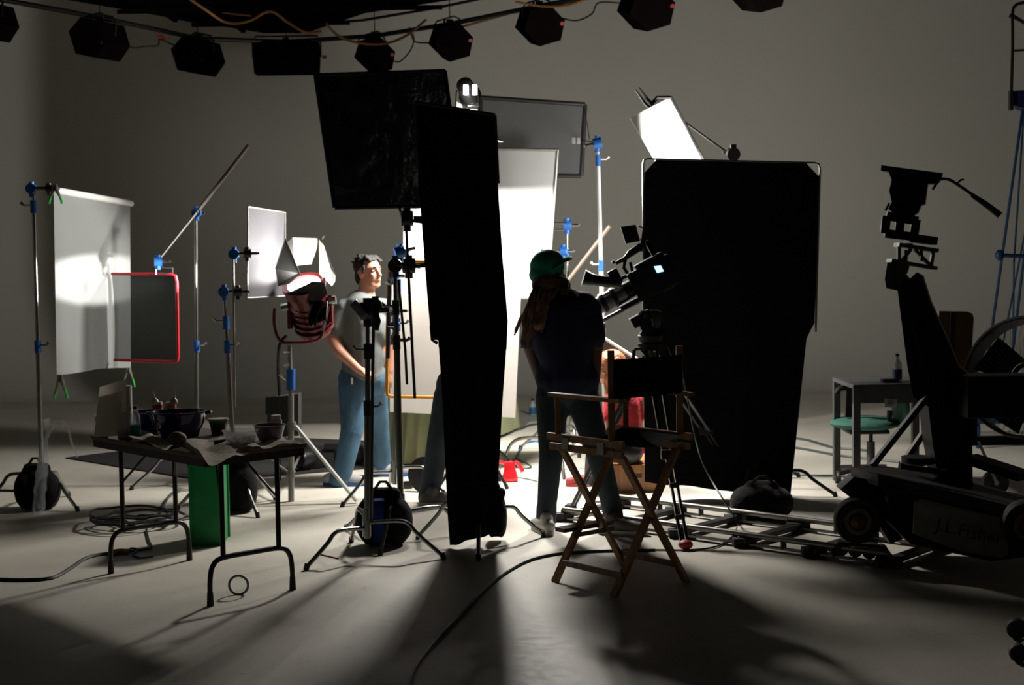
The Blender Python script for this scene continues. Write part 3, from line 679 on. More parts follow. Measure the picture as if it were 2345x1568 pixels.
# --- tilted white board
bY = 11.2
t = thing('bounce_board', P(1530, 368, bY), 'small glaring white board tilted on an arm above the right flag', 'board')
c = [P(1443, 270, bY-.1), P(1533, 224, bY), P(1612, 372, bY+.1), P(1506, 380, bY)]
MB().prism(c, (0, .02, 0)).build('panel', WHITE, t, False)
MB().tube([P(1536, 222, bY), P(1615, 374, bY+.1)], .013).build('frame_bar', DARKM, t)
for k, (a_, b_, c_) in enumerate((((1455, 205), (1478, 238), (1490, 248)), ((1463, 200), (1482, 226), (1496, 240)))):
    MB().tube([P(*a_, bY), P(*b_, bY), P(*c_, bY)], [.006, .012, .012]).build('clamp_arm', CHR if k == 0 else DARKM, t)
MB().tube([P(1490, 240, bY), P(1505, 224, bY), P(1536, 224, bY)], .016).build('clamp_arm', DARKM, t)
B11 = V(((1690-1172.5)/FPX*10.9+.03, 10.9, 0))
st11, _ = c_stand(B11, P(1680, 352, 10.9), 'stand behind the right black flag with arm to the tilted board', (1.1, 1.9), leg0=10, chrome=DARKM, blue=False)
MB().tube([P(1568, 280, bY+.06), P(1675, 356, 10.92)], .009).build('arm', DARKM, st11); grip(st11, P(1679, 352, 10.88), (0, 1, .2), False, 1.4)

# --- one half-seen lamp head, the other lamps added and unseen
def lamp_head(c, to, s, label, lit=True, name='fresnel_lamp', mt=None):
    c = V(c); d = (V(to)-c).normalized(); t = thing(name, c-d*.2*s, label, 'lamp'); m_ = mt or DARKM
    MB().lathe([(.05*s, -.32*s), (.10*s, -.30*s), (.12*s, -.05*s), (.13*s, -.04*s)], c, d, 20).build('housing', m_, t)
    MB().lathe([(.112*s, -.04*s), (.14*s, -.04*s), (.14*s, -.015*s), (.112*s, -.015*s)], c, d, 20, closed=True).build('ring', m_, t)
    MB().lathe([(.01, -.048*s), (.11*s, -.048*s), (.11*s, -.04*s), (.01, -.035*s)], c, d, 20).build('lens', mat('lit_lens', (1, 1, 1), .3), t, label='glowing lens')
    x, y, _ = frame_of(d)
    MB().tube([c-d*.18*s-x*.13*s, c-d*.18*s-x*.15*s-V((0, 0, .2*s)), c-d*.18*s+x*.15*s-V((0, 0, .2*s)), c-d*.18*s+x*.13*s], .01*s, 8).build('yoke', m_, t)
    return t, c-d*.18*s-V((0, 0, .2*s))
t, kb = lamp_head(P(1078, 222, 10.85), P(1078, 222, 10.85)+V((.25, 1, -.45)), .62, 'bright lamp peeking over the tall black flag')
for s_ in (-1, 1):
    MB().box(P(1077+s_*10, 206, 10.60), (.036, .03, .075), bev=.008).build('glowing_vent', mat('lit_vent', (1, 1, 1), .3, emit=(1, .95, .85), es=14), t)
bd = MB().prism([P(1046, 232, KEY.y), P(1058, 240, KEY.y), P(1062, 262, KEY.y), P(1044, 262, KEY.y)], (0, .02, 0)).build('barn_door', BD_LIT, t, False, label='barn door edge, lit look in its pale colour')
MB().lathe([(.02, 0), (.085, 0), (.085, .02), (.02, .02)], P(1074, 262, 10.7), V((.1, -.35, -.9)), 20).build('lower_lens', mat('lit_lens', (1, 1, 1), .3), t, label='glowing lens edge')
c_stand((kb.x, kb.y), kb, 'stand of the bright lamp above the tall black flag', (1.2, 2.1), leg_r=.3, leg0=90, chrome=DARKM, blue=False)
t, kb = lamp_head(BACK - V((0, .06, 0)), (-.3, 12.6, 1.80), .7, 'added unseen lamp behind the foam board facing the silk')  # added fixture for the silk light
MB().box((-.43, 12.0, 2.06), (.60, .01, .29)).build('barn_door', BDI, t)  # added plate that keeps light off the upper silk
MB().bar(BACK-V((.1, .1, 0)), (-.6, 12.0, 2.1), .02, .02).build('cutter_arm', BDI, t)
c_stand((kb.x, kb.y), kb, 'added stand of the unseen lamp behind the foam board', (.8, 1.2), leg0=130, chrome=DARKM, blue=False)
t, kb = lamp_head(LOW, P(1530, 300, 11.2), .9, 'added unseen lamp behind the right-hand black flag')  # added fixture for the light on the tilted board
c_stand((kb.x, kb.y), kb, 'added stand of the unseen lamp behind the right-hand black flag', (.8, 1.2), leg0=30, chrome=DARKM, blue=False)

t = thing('added_dish_lamp', DISH, 'added unseen down-facing dish lamp behind the plastic-wrapped flag', 'lamp')  # added fixture for the foreground light
MB().lathe([(.12, -.02), (.128, -.02), (.07, .06), (.03, .08), (.02, .08), (.06, .05)], DISH + V((0, 0, .03)), closed=True).build('reflector_dish', DARKM, t)
MB().ell(DISH + V((0, 0, .06)), (.02, .02, .02)).build('bulb', mat('bulb_glass', (.8, .8, .8), .2), t)
MB().box(DISH + V((-.13, -.25, -.02)), (.42, .008, .24)).build('barn_door', DARKM, t)  # added plate that dims the nearest floor
MB().bar(DISH + V((-.1, -.24, .09)), DISH + V((-.05, -.05, .09)), .02, .01).build('cutter_arm', DARKM, t)
MB().tube([DISH + V((0, 0, .10)), DISH + V((-.05, .1, .10)), DISH + V((-.2, .3, .0))], .012).build('boom', DARKM, t)
c_stand((DISH.x-.2, DISH.y+.3), DISH + V((-.2, .3, .0)), 'added stand of the unseen dish lamp behind the plastic-wrapped flag', (1.2, 1.9), leg_r=.3, leg0=90, chrome=DARKM, blue=False)

# --- big right-hand black flag
rY = 10.0
t = thing('black_flag', G(1660, 1150), 'broad floor-length black flag on a thin metal frame at right', 'flag')
drape([(P(1503, 366, rY), P(1846, 373, rY)), (P(1476, 395, rY), P(1876, 404, rY)), (P(1474, 560, rY), P(1873, 560, rY)), (P(1474, 740, rY), P(1866, 740, rY))], 40, .010, fr=7, ny=18).build('cloth', DUV, t)
drape([(P(1474, 735, rY+.04), P(1866, 738, rY+.04)), (P(1474, 770, rY+.04), P(1848, 775, rY+.04)), (P(1475, 950, rY+.04), P(1830, 950, rY+.04)), (P(1476, 1103, rY+.04), P(1810, 1140, rY+.04))], 40, .022, fr=12, seed=2).build('lower_cloth', DUV, t)
fr = [P(1473, 760, rY), P(1473, 376, rY), P(1475, 367, rY), P(1484, 364, rY), P(1866, 373, rY), P(1875, 376, rY), P(1878, 386, rY), P(1868, 760, rY)]
MB().tube(fr, .0075).build('frame', CHR, t, label='thin metal frame')
B12 = V(((1760-1172.5)/FPX*10.15, 10.15, 0))
c_stand(B12, V((B12.x, 10.15, 1.9)), 'stand of the broad right-hand black flag, one foot showing', (1.0,), leg0=-12, chrome=DARKM, blue=False, leg_r=.47)
sb = G(1752, 1195); t = sandbag(sb+V((0, .12, 0)), .22, .14, .26, 'black sandbag slumped at the foot of the broad right-hand flag')
# ------------------------------------------------------------------ folding table and what is on it
TC = V((-1.71, 7.61, 0)); ta = V((.673, -.739, 0)).normalized(); tb = V((.739, .673, 0)).normalized()
def TT(a, b, z=0.): return TC+ta*a+tb*b+V((0, 0, z))
TR = Matrix((ta, tb, V((0, 0, 1)))).transposed()
t = thing('folding_table', TC, 'folding table with brown top and black bent legs, left front', 'table')
MB().box(TT(0, 0, .763), (1.22, .61, .024), TR, .004).build('tabletop', mat('brown_laminate', (.10, .065, .045), .45, 0, .3, 12), t)
for s_ in (-1, 1):
    MB().bar(TT(-.60, s_*.285, .735), TT(.60, s_*.285, .735), .02, .05).build('apron', BLK, t, False)
    MB().bar(TT(s_*.58, -.27, .735), TT(s_*.58, .27, .735), .02, .05).build('apron', BLK, t, False)
TUBE = mat('black_tube', (.012, .011, .010), .35, .3)
for s_ in (-1, 1):
    xx = s_*.535
    b = MB().tube(smoothpath([TT(xx, -.245, .02), TT(xx, -.243, .13), TT(xx, -.225, .20), TT(xx, -.17, .232), TT(xx, 0, .235), TT(xx, .17, .232), TT(xx, .225, .20), TT(xx, .243, .13), TT(xx, .245, .02)], 5), .0135, 10)
    lf = b.build('leg_foot_arch', TUBE, t)
    for q in (-.245, .245): MB().cyl(TT(xx, q, 0), TT(xx, q, .07), .018, .015, 10).build('rubber_foot', BLKRUB, lf)
    for q in (-.165, .165):
        MB().cyl(TT(xx, q, .232), TT(xx, q, .735), .0135, n=10).build('leg', TUBE, t)
        MB().tube([TT(xx, q, .50), TT(xx-s_*.22, q*.4, .725)], .007, 6).build('brace', TUBE, t)
def onT(px, py, dz=0.): return G(px, py, .777+dz)
# paper roll with loose sheet
c = onT(287, 1000); PAP = mat('paper_towel', (.66, .62, .56), .9, 0, .08, 8)
t = thing('paper_towel_roll', c, 'grey-white paper roll standing on the table with its sheet fanned out left', 'paper roll')
MB().lathe([(.018, .0), (.042, 0), (.042, .28), (.018, .28)], c, n=20, closed=True).build('roll', PAP, t)
y_ = c.y
MB().grid(lambda u, v: lerp(lerp(P(288, 868, y_-.05), P(228, 886, y_-.12), u), lerp(P(290, 995, y_-.05), P(215, 1000, y_-.14), u), v)+V((0, -.03*math.sin(u*PI), 0)), 14, 10, .003).build('loose_sheet', PAP, t)
def lathe_thing(name, c, prof, m, label, cat, n=24, group=None):
    o = MB().lathe(prof, c, n=n).build(name, m, org=c); return tag(o, label, cat, group)
c = onT(236, 1001); t = thing('paper_cup', c, 'small green cup half hidden behind the paper roll', 'cup')
MB().lathe([(.028, 0), (.04, .11), (.037, .11), (.026, .005)], c).build('cup_body', mat('dark_green', (.01, .05, .02), .5), t); MB().lathe([(.038, .108), (.043, .112), (.043, .122), (.0, .124)], c).build('rim', PAP, t)
c = onT(311, 1000); t = thing('water_bottle', c, 'small clear water bottle with teal label by the paper roll', 'bottle')
MB().lathe([(.022, 0), (.027, .01), (.027, .10), (.024, .12), (.011, .14), (.011, .155)], c).build('bottle_body', CLEAR, t)
MB().lathe([(.0275, .015), (.0285, .016), (.0285, .065), (.0275, .066)], c, closed=True).build('label_band', mat('teal_label', (.01, .22, .25), .4), t); MB().cyl(c+V((0, 0, .152)), c+V((0, 0, .17)), .013).build('cap', mat('navy_cap', (.01, .015, .08), .4), t)
BOWLB = mat('blue_glazed_bowl', (.004, .012, .07), .12, 0, .1, 8, coat=.6)
def bowl(c, r, h, m, label, name='mixing_bowl', fill=None, fm=None, handles=True, rb=.55):
    t = thing(name, c, label, 'bowl')
    MB().lathe([(r*rb, 0), (r*(rb+.12), .006), (r*.86, h*.5), (r*.97, h*.93), (r*1.04, h*.97), (r*1.04, h), (r*.94, h), (r*.82, h*.5), (r*rb*.9, .015), (.001, .012)], c, n=32).build('bowl_body', m, t)
    if handles:
        for s_ in (-1, 1): MB().tube(smoothpath([c+V((s_*r*.98, -.03, h*.93)), c+V((s_*r*1.14, -.02, h*.95)), c+V((s_*r*1.14, .02, h*.95)), c+V((s_*r*.98, .03, h*.93))], 4), .007, 8).build('handle', m, t)
    if fill: MB().lathe([(.001, 0), (r*.75, 0), (r*.7, h*.1), (.001, h*.18)], c+V((0, 0, h*fill))).build('food', fm, t)
    return t
bowl(onT(412, 1002), .148, .145, BOWLB, 'large glossy dark blue bowl in the middle of the folding table')
bowl(onT(350, 990), .105, .12, BOWLB, 'smaller dark blue bowl behind the large one', name='mixing_bowl')
MB_ = MB().tube([onT(362, 990, .02), onT(362, 965, .18)], .005, 6); tag(MB_.build('spoon', DARKM), 'dark spoon handle sticking up from the rear blue bowl', 'spoon')
for (px, mm, lb) in ((362, mat('red_sauce', (.40, .05, .02), .4), 'squeeze bottle with red sauce behind the blue bowls'), (392, mat('tan_sauce', (.45, .22, .10), .4), 'squeeze bottle with tan sauce behind the blue bowls')):
    c = onT(px, 984 if px < 380 else 985); t = thing('squeeze_bottle', c, lb, 'bottle')
    MB().lathe([(.027, 0), (.031, .01), (.031, .145), (.026, .16)], c).build('bottle_body', mat('frosted_bottle', (.55, .42, .34), .4), t)
    MB().lathe([(.0315, .125), (.032, .126), (.032, .145), (.0315, .146)], c, closed=True).build('sauce', mm, t)
    MB().lathe([(.024, .158), (.022, .17), (.006, .185), (.003, .235)], c, V((.12 if px > 380 else -.1, 0, 1)).normalized()).build('nozzle', mat('frosted_bottle', (.55, .42, .34), .4), t)
c = onT(501, 994); t = thing('salsa_tub', c, 'round tub with bright green rim and pale lid right of the blue bowl', 'tub')
MB().lathe([(.038, 0), (.048, .062), (.0, .062)], c).build('tub_body', mat('dark_salsa', (.05, .015, .012), .4), t)
MB().lathe([(.046, .06), (.052, .062), (.052, .072), (.046, .074)], c, closed=True).build('rim', mat('lime_rim', (.02, .30, .02), .4), t)
MB().lathe([(.048, .074), (.056, .078), (.056, .088), (.0, .092)], c).build('lid', mat('cream_lid', (.50, .44, .34), .5), t)
c = onT(633, 1001); t = thing('white_jar', c, 'small white capped jar behind the purple bowl', 'jar')
MB().lathe([(.028, 0), (.032, .005), (.032, .09), (.026, .098)], c).build('jar_body', mat('white_plastic', (.6, .58, .54), .4), t); MB().lathe([(.027, .096), (.027, .12), (.0, .124)], c).build('lid', mat('white_plastic', (.6, .58, .54), .4), t)
t = bowl(onT(618, 1010), .083, .088, mat('purple_bowl', (.16, .09, .14), .3, coat=.3), 'dusty purple bowl at the right end of the table', handles=False)
c = onT(551, 1022); t = thing('nut_container', c, 'clear plastic tub of nuts in front of the purple bowl', 'container')
MB().lathe([(.062, 0), (.072, .01), (.088, .078), (.093, .08), (.093, .085), (.085, .082), (.07, .012)], c, n=28).build('tub_body', CLEAR, t)
NUT = mat('nuts', (.28, .13, .06), .6, 0, .3, 30); b = MB()
for k in range(70):
    a = random.random()*2*PI; r_ = math.sqrt(random.random())*.064; b.ell(c+V((math.cos(a)*r_, math.sin(a)*r_, .012+random.random()*.03)), (.011, .008, .007), sub=1)
o = b.build('nuts', NUT, t); o['kind'] = 'stuff'
c = onT(406, 1020); o = MB().ell(c+V((0, 0, .035)), (.05, .045, .038), sub=3).build('bread_roll', mat('bread_crust', (.20, .15, .10), .7, 0, .3, 14, .3, 30)); tag(o, 'pale brown bread roll in front of the large blue bowl', 'food')
NAP = mat('napkin_cloth', (.78, .72, .62), .9, 0, .12, 12, .4, 20)
def napk(pts, label, drop=0.):
    c = [onT(*p) for p in pts]
    def f(u, v):
        p = lerp(lerp(c[0], c[1], u), lerp(c[3], c[2], u), v); p.z = .783+.006*(1+math.sin(u*9+v*4))+.004*math.sin(v*13)
        if drop and v > .75: p.z -= drop*(v-.75)*4*(.4+.6*abs(math.sin(u*4+.5)))
        return p
    o = MB().grid(f, 20, 14, .004).build('napkin', NAP); tag(o, label, 'napkin')
napk([(420, 1012), (530, 1006), (570, 1030), (478, 1058)], 'crumpled beige napkin hanging over the near corner of the table', .035)
napk([(268, 996), (330, 990), (415, 1022), (380, 1034)], 'long flattened beige napkin left of the bread roll')
napk([(560, 1028), (640, 1005), (690, 1014), (610, 1030)], 'pale napkin under the nut tub and purple bowl')
c = onT(500, 1012); t = thing('crumpled_plastic', c, 'shiny clear crumpled plastic sheet right of the blue bowl', 'plastic')
MB().lathe([(.0, .012), (.045, .018), (.055, .006), (.06, .0), (.0, .0)], c).build('lid_body', WRAPP, t)
c = onT(490, 1014, .02); o = MB().tube([c, c+V((.06, .03, .012)), c+V((.10, .05, .01))], [.012, .006, .005], 6).build('serving_spoon', DARKM); tag(o, 'black serving spoon resting beside the clear lid', 'spoon')

# green tall box under the table, black box behind
t = thing('green_bin', G(478, 1250), 'tall bright green plastic box standing under the folding table', 'bin')
g0, g1, g2 = G(437, 1250), G(512, 1249), G(526, 1228)
g3 = g2+(g0-g1); hh = .50; cen = (g0+g1+g2+g3)/4
b = MB(); b.prism([cen+(p-cen)*.93+V((0, 0, .0)) for p in (g0, g1, g2, g3)], (0, 0, hh)); b.build('body', GREEN, t, False)
for i, p in enumerate((g0, g1, g2, g3)):
    q = (g0, g1, g2, g3)[(i+1) % 4]
    MB().bar(lerp(p, q, 0)+V((0, 0, hh)), q+V((0, 0, hh)), .018, .03).build('rim_bar', GREEN, t)
    MB().bar(cen+(p-cen)*.97, cen+(p-cen)*.97+V((0, 0, hh)), .014, .014).build('corner_rib', GREEN, t)

# cables under the table
def GP(l, z=.008): return [G(x, y)+V((0, 0, z)) for x, y in l]
cable('power_cable', GP([(-20, 1329), (60, 1331), (120, 1326), (160, 1305), (195, 1282), (232, 1272), (262, 1270)]), .011, CABLE, 'black cable running from the left picture edge to the table foot')
cable('yellow_connector', GP([(258, 1271), (275, 1268), (292, 1269)], .014), .020, mat('yellow_plug', (.45, .24, .01), .5), 'yellow plug connector on the floor by the left table foot', 'connector')
cable('power_cable', GP([(290, 1269), (300, 1258), (315, 1262), (304, 1272), (322, 1280), (350, 1277)]), .006, CABLE, 'short brown cord end beyond the yellow plug')
cable('power_cable', GP([(292, 1266), (318, 1262), (346, 1256), (340, 1238), (335, 1215)]), .007, CABLE, 'black cord joining the yellow plug to the coil')
coil = []
for k in range(120):
    a = k*2*PI/24; R_ = .16+.05*math.sin(k*.37)+.10*(k/120)
    coil.append(G(316, 1203)+V((math.cos(a)*R_*1.15+.02*math.sin(k), math.sin(a)*R_*1.1, .012+.0006*k+.012*abs(math.sin(k*.9)))))
cable('cable_coil', coil, .009, CABLE, 'loose coil of black cable on the floor behind the left table legs', 'cable coil', k=3)
cable('power_cable', GP([(400, 1195), (430, 1190), (470, 1180)]), .009, CABLE, 'cable leading from the coil behind the green box')
cable('power_cable', [G(365, 1180)+V((0, 0, .01)), G(385, 1145)+V((0, 0, .02)), G(410, 1128)+V((0, 0, .02)), G(450, 1122)+V((0, 0, .01))], .011, CABLEG, 'thick grey cable curving between coil and green box')
cable('power_cable', GP([(-20, 1125), (30, 1126), (60, 1128)]), .012, CABLE, 'thin black cable at the left edge going behind the sandbag')
c = G(547, 1362); ring = [c+V((math.cos(a)*.049, .01*math.sin(a*2)*0+.03*math.cos(a)*0, .052+math.sin(a)*.049)) for a in [2*PI*k/28 for k in range(28)]]
o = MB().tube(ring, .0045, 6, closed=True, sq=(1, 1.6)).build('tape_ring', mat('pale_blue_ring', (.12, .16, .17), .4)); tag(o, 'thin empty tape ring standing on edge in front of the table', 'ring')

# ------------------------------------------------------------------ floor cables centre and right
cable('power_cable', GP([(925, 1600), (948, 1540), (975, 1500), (1010, 1458), (1060, 1405), (1110, 1353), (1160, 1313), (1220, 1283), (1300, 1268), (1400, 1264), (1500, 1262)]), .009, CABLEG, 'long cable curving from the bottom picture edge to the camera tripod')
cable('camera_cable', GP([(1500, 1262), (1580, 1262), (1640, 1254), (1675, 1232), (1688, 1200)])+[P(1660, 1150, 8.9)+V((0, 0, 0)), P(1630, 1100, 9.1), P(1604, 1045, 9.2), P(1590, 990, 9.3), P(1572, 900, 9.3), P(1560, 840, 9.3)], .006, CABLEG, 'thin cable rising in an arc from the floor to the video camera')
cable('power_cable', GP([(1800, 1003), (1850, 1010), (1905, 1026), (1960, 1031), (2000, 1036)]), .014, CABLEG, 'furthest of three cables right of the broad black flag')
cable('power_cable', GP([(1800, 1024), (1850, 1032), (1920, 1045), (1990, 1053), (2060, 1060)]), .013, CABLEG, 'middle of three cables right of the broad black flag')
cable('power_cable', GP([(1795, 1086), (1860, 1091), (1920, 1092), (1990, 1098)]), .011, CABLEG, 'nearest of three cables right of the broad black flag')
cable('power_cable', GP([(1190, 985), (1205, 978), (1220, 974), (1240, 972)]), .014, CABLEG, 'dark cable on the far floor left of the green-capped man')
cable('blue_cable', GP([(1175, 1058), (1192, 1030), (1200, 1018), (1225, 1012), (1250, 1016)]), .010, mat('blue_cable_m', (.03, .12, .28), .5), 'blue cable on the bright floor behind the red steamer')
cable('power_cable', GP([(1180, 1050), (1215, 1068), (1205, 1074), (1170, 1070)]), .006, CABLEG, 'thin cord curling on the floor right of the red steamer')
cable('power_cable', GP([(1150, 1098), (1190, 1096), (1230, 1104)]), .005, CABLEG, 'thin cord in front of the red steamer')
o = MB().tube([G(727, 1269)+V((0, 0, .004)), G(775, 1280)+V((0, 0, .004))], .004, 5).build('red_strip', REDK); tag(o, 'thin red strip of tape on the floor by the front stand foot', 'tape')

# low bright stand legs behind the steamer (a stand folded low)
t = thing('low_stand', G(1240, 1062), 'low chrome stand with curved legs behind the red steamer', 'light stand')
hb = G(1250, 1062)+V((0, 0, .22))
for ft, in ((G(1155, 1062),), (G(1292, 1098),), (G(1318, 1040),)):
    MB().tube(smoothpath([hb, lerp(hb, ft+V((0, 0, .22)), .55), lerp(hb, ft+V((0, 0, .15)), .85), ft+V((0, 0, .01))], 5), .014).build('leg', CHR, t)
MB().cyl(hb-V((0, 0, .06)), hb+V((0, 0, .45)), .022).build('column', CHR, t)

# red steamer
c = G(1168, 1102); RS = mat('red_plastic_gloss', (.62, .012, .02), .28, coat=.4)
t = thing('garment_steamer', c, 'small bright red steamer jug standing on the lit floor', 'steamer')
MB().lathe([(.048, 0), (.062, .01), (.064, .035), (.052, .07), (.042, .11), (.044, .135), (.034, .155), (.015, .16)], c, n=24).build('body', RS, t)
MB().tube(smoothpath([c+V((.02, 0, .14)), c+V((.055, 0, .145)), c+V((.082, 0, .11)), c+V((.10, 0, .075))], 5), [.014]*10+[.017]*6, 8).build('handle', RS, t)
MB().tube(smoothpath([c+V((-.03, 0, .14)), c+V((-.065, 0, .15)), c+V((-.10, 0, .155))], 5), .013, 8).build('spout', RS, t)
MB().tube(smoothpath([c+V((-.04, 0, .13)), c+V((-.075, 0, .10)), c+V((-.07, 0, .05)), c+V((-.05, 0, .02))], 4), .004, 6).build('wire', RS, t)
for dx in (-.012, .03): MB().cyl(c+V((dx, 0, .15)), c+V((dx, 0, .185)), .012, .009, 10).build('knob', BLK, t)
c = G(1220, 950); t = thing('water_bottle', c, 'water bottle with blue label standing far back on the floor', 'bottle')
MB().lathe([(.034, 0), (.038, .01), (.038, .10), (.034, .12), (.014, .15), (.014, .165)], c).build('bottle_body', mat('bottle_plastic', (.5, .55, .58), .2, alpha=.6), t)
MB().lathe([(.039, .012), (.04, .013), (.04, .085), (.039, .086)], c, closed=True).build('label_band', mat('blue_label', (.03, .13, .25), .4), t); MB().cyl(c+V((0, 0, .162)), c+V((0, 0, .185)), .016).build('cap', BLK, t)
c = G(935, 1118)
t = thing('round_black_pan', c, 'round black lamp head lying on the floor by the hidden person', 'lamp head')
MB().lathe([(.02, -.03), (.13, -.03), (.14, .0), (.13, .03), (.02, .03)], G(975, 1125)+V((0, 0, .13)), V((-.3, -1, .2)), 24).build('shell', BLK, t)
MB().tube([c+V((-.0, 0, .03)), c+V((.04, .05, .06)), c+V((.1, .1, .1))], .02, 8).build('bracket', BLK, t)
MB().box(c+V((.0, 0, .03)), (.07, .06, .05), bev=.01).build('foot_block', DARKM, t)

# ------------------------------------------------------------------ people
def head(b, c, yaw, pitch=0., s=1., roll=0.):
    """adds a head to MB b; c = centre of skull, yaw 0 faces -Y"""
    R_ = Matrix.Rotation(yaw, 3, 'Z') @ Matrix.Rotation(pitch, 3, 'X') @ Matrix.Rotation(roll, 3, 'Y')
    L = lambda x, y, z: c+R_ @ V((x, y, z))*s
    b.ell(L(0, .018, .025), (.077*s, .098*s, .095*s), R_, 3)
    b.ell(L(0, -.018, -.045), (.060*s, .072*s, .070*s), R_, 3)
    b.cap(L(0, -.052, -.092), L(0, -.045, -.075), .028*s, .034*s)          # chin
    for k in (-1, 1):
        b.cap(L(k*.050, .01, -.055), L(k*.025, -.05, -.09), .022*s, .024*s, 8)  # jaw
        b.ell(L(k*.034, -.062, -.022), (.022*s, .018*s, .018*s), R_, 2)     # cheek
        b.ell(L(k*.080, .012, -.012), (.010*s, .020*s, .033*s), R_, 2)      # ear
        b.cap(L(k*.012, -.082, .025), L(k*.045, -.068, .025), .009*s, .008*s, 6)  # brow
    b.cap(L(0, -.082, .018), L(0, -.104, -.026), .009*s, .014*s, 8)           # nose
    b.ell(L(0, -.096, -.030), (.018*s, .012*s, .010*s), R_, 2)
    b.ell(L(0, -.084, -.056), (.024*s, .010*s, .006*s), R_, 2); b.ell(L(0, -.083, -.067), (.020*s, .010*s, .007*s), R_, 2)
    return L, R_
def face_parts(L, R_, par, s=1., dark=False):
    for k in (-1, 1):
        e = MB().ell(L(k*.031, -.068, .006), (.0135*s, .010*s, .0095*s), R_, 2).build('eye', EYEW, par)
        MB().ell(L(k*.031, -.0765, .006), (.006*s, .003*s, .006*s), R_, 2).build('iris', EYED, e)
        MB().tube([L(k*.014, -.087, .029), L(k*.033, -.083, .034), L(k*.050, -.071, .028)], [.003*s, .0042*s, .002*s], 6).build('eyebrow', HAIRB, par)
    MB().tube([L(-.022, -.084, -.061), L(0, -.093, -.060), L(.022, -.084, -.061)], [.002*s, .0045*s, .002*s], 6).build('lips', LIPS, par)
def hand(b, wr, d, side, s=1., curl=.5):
    """wr wrist, d direction of the hand, side = direction of the thumb side"""
    d = V(d).normalized(); sd = V(side); sd = (sd-d*sd.dot(d)).normalized(); nrm = d.cross(sd)
    b.chain([wr, wr+d*.03*s, wr+d*.085*s], [.026*s, .030*s, .032*s], 10)
    b.cap(wr+d*.05*s-sd*.02*s, wr+d*.085*s-sd*.028*s, .018*s, .015*s, 8); b.cap(wr+d*.05*s+sd*.02*s, wr+d*.085*s+sd*.028*s, .018*s, .015*s, 8)
    for k, ln in enumerate((.068, .078, .073, .058)):
        o_ = wr+d*.088*s+sd*(.033-.022*k)*s; p = [o_]; a = 0
        for q in range(3):
            a += curl*(.5+.3*q); p.append(p[-1]+(d*math.cos(a)+nrm*math.sin(a))*ln*s*(.42, .33, .25)[q])
        b.chain(p, [.0095*s, .009*s, .008*s, .007*s], 8)
    o_ = wr+d*.03*s+sd*.026*s
    b.chain([o_, o_+(d*.6+sd*.7+nrm*.3).normalized()*.038*s, o_+(d*.9+sd*.75+nrm*.5).normalized()*.068*s], [.013*s, .011*s, .008*s], 8)
def shoe(par, ankle, toe_dir, m_up, m_sole, s=1., label=None):
    d = V(toe_dir); d.z = 0; d.normalize(); sd = V((-d.y, d.x, 0)); a = V((ankle.x, ankle.y, 0))
    b = MB()
    b.chain([a-d*.05*s+V((0, 0, .055)), a+d*.05*s+V((0, 0, .055)), a+d*.15*s+V((0, 0, .044)), a+d*.19*s+V((0, 0, .040))], [.040*s, .044*s, .040*s, .034*s])
    b.cap(a+V((0, 0, .06)), a+V((0, 0, .10)), .044*s, .042*s)
    up = b.build('shoe', m_up, par, remesh=.009, label=label)
    b = MB(); ol = []
    for k in range(18):
        t_ = 2*PI*k/18; ol.append(a+d*(.065+math.cos(t_)*.155)*s+sd*math.sin(t_)*(.046+.006*math.cos(t_))*s)
    b.prism(ol, (0, 0, .028)); b.build('sole', m_sole, up)
    for q in range(3): MB().tube([a+d*(.07+.03*q)*s-sd*.025*s+V((0, 0, .092-.006*q)), a+d*(.075+.03*q)*s+V((0, 0, .100-.007*q)), a+d*(.07+.03*q)*s+sd*.025*s+V((0, 0, .092-.006*q))], .003, 5).build('lace', mat('lace', (.4, .4, .38), .8), up)
    return up

# --- man in the grey T-shirt
Y1 = 11.0
def q1(x, y, dy=0.): return P(x, y, Y1+dy)
t = thing('person', G(818, 1100), 'man with short dark hair in grey T-shirt and blue jeans, hand in pocket, looking right', 'person')
t.location.z = 0; ORG[t.name] = V(t.location)
b = MB(); hc = q1(846, 623); L_, Rh = head(b, hc, math.radians(52), math.radians(-2), 1.08)
b.chain([q1(841, 645), q1(838, 680)], [.062, .072]); b.cap(q1(838, 672), q1(835, 700), .07, .09)
b.chain([q1(793, 712, -.02), q1(762, 775, -.06), q1(778, 805, -.13), q1(822, 846, -.16)], [.062, .055, .050, .032])       # near arm
hand(b, q1(820, 845, -.16), V((.62, 0, -.35)), V((0, -1, .3)), 1.05, .6)
b.chain([q1(884, 712, .1), q1(900, 780, .16), q1(892, 850, .10)], [.058, .05, .032]); hand(b, q1(892, 850, .1), V((-.2, -.1, -1)), V((-1, 0, 0)), 1., .6)
b.ell(q1(835, 780), (.19, .13, .26)); 
body = b.build('body', SKIN, t, remesh=.0085)
face_parts(L_, Rh, t, 1.08)
hb_ = MB()
hl = lambda x, y, z: L_(x, y, z)
hb_.ell(L_(0, .040, .046), (.088, .100, .088), Rh, 3)
for k in range(26):
    a_ = random.uniform(0, 2*PI); e_ = random.uniform(.15, 1.3); d_ = V((math.cos(a_)*math.cos(e_), .3+abs(math.sin(a_))*math.cos(e_), math.sin(e_))); hb_.cap(L_(0, .03, .05)+Rh @ (d_*.07), L_(0, .03, .05)+Rh @ (d_*.088+V((random.uniform(-.015, .015), random.uniform(-.02, .02), .004))), .020, .007, 6); hb_.ell(L_(0, .065, -.03), (.076, .056, .080), Rh, 3)
for k in range(7):
    u = -1+k/3; hb_.cap(L_(u*.050, -.02, .105), L_(u*.060+.010, -.060, .088-.014*abs(u)+.006*math.sin(k*2.1)), .022, .010, 8)
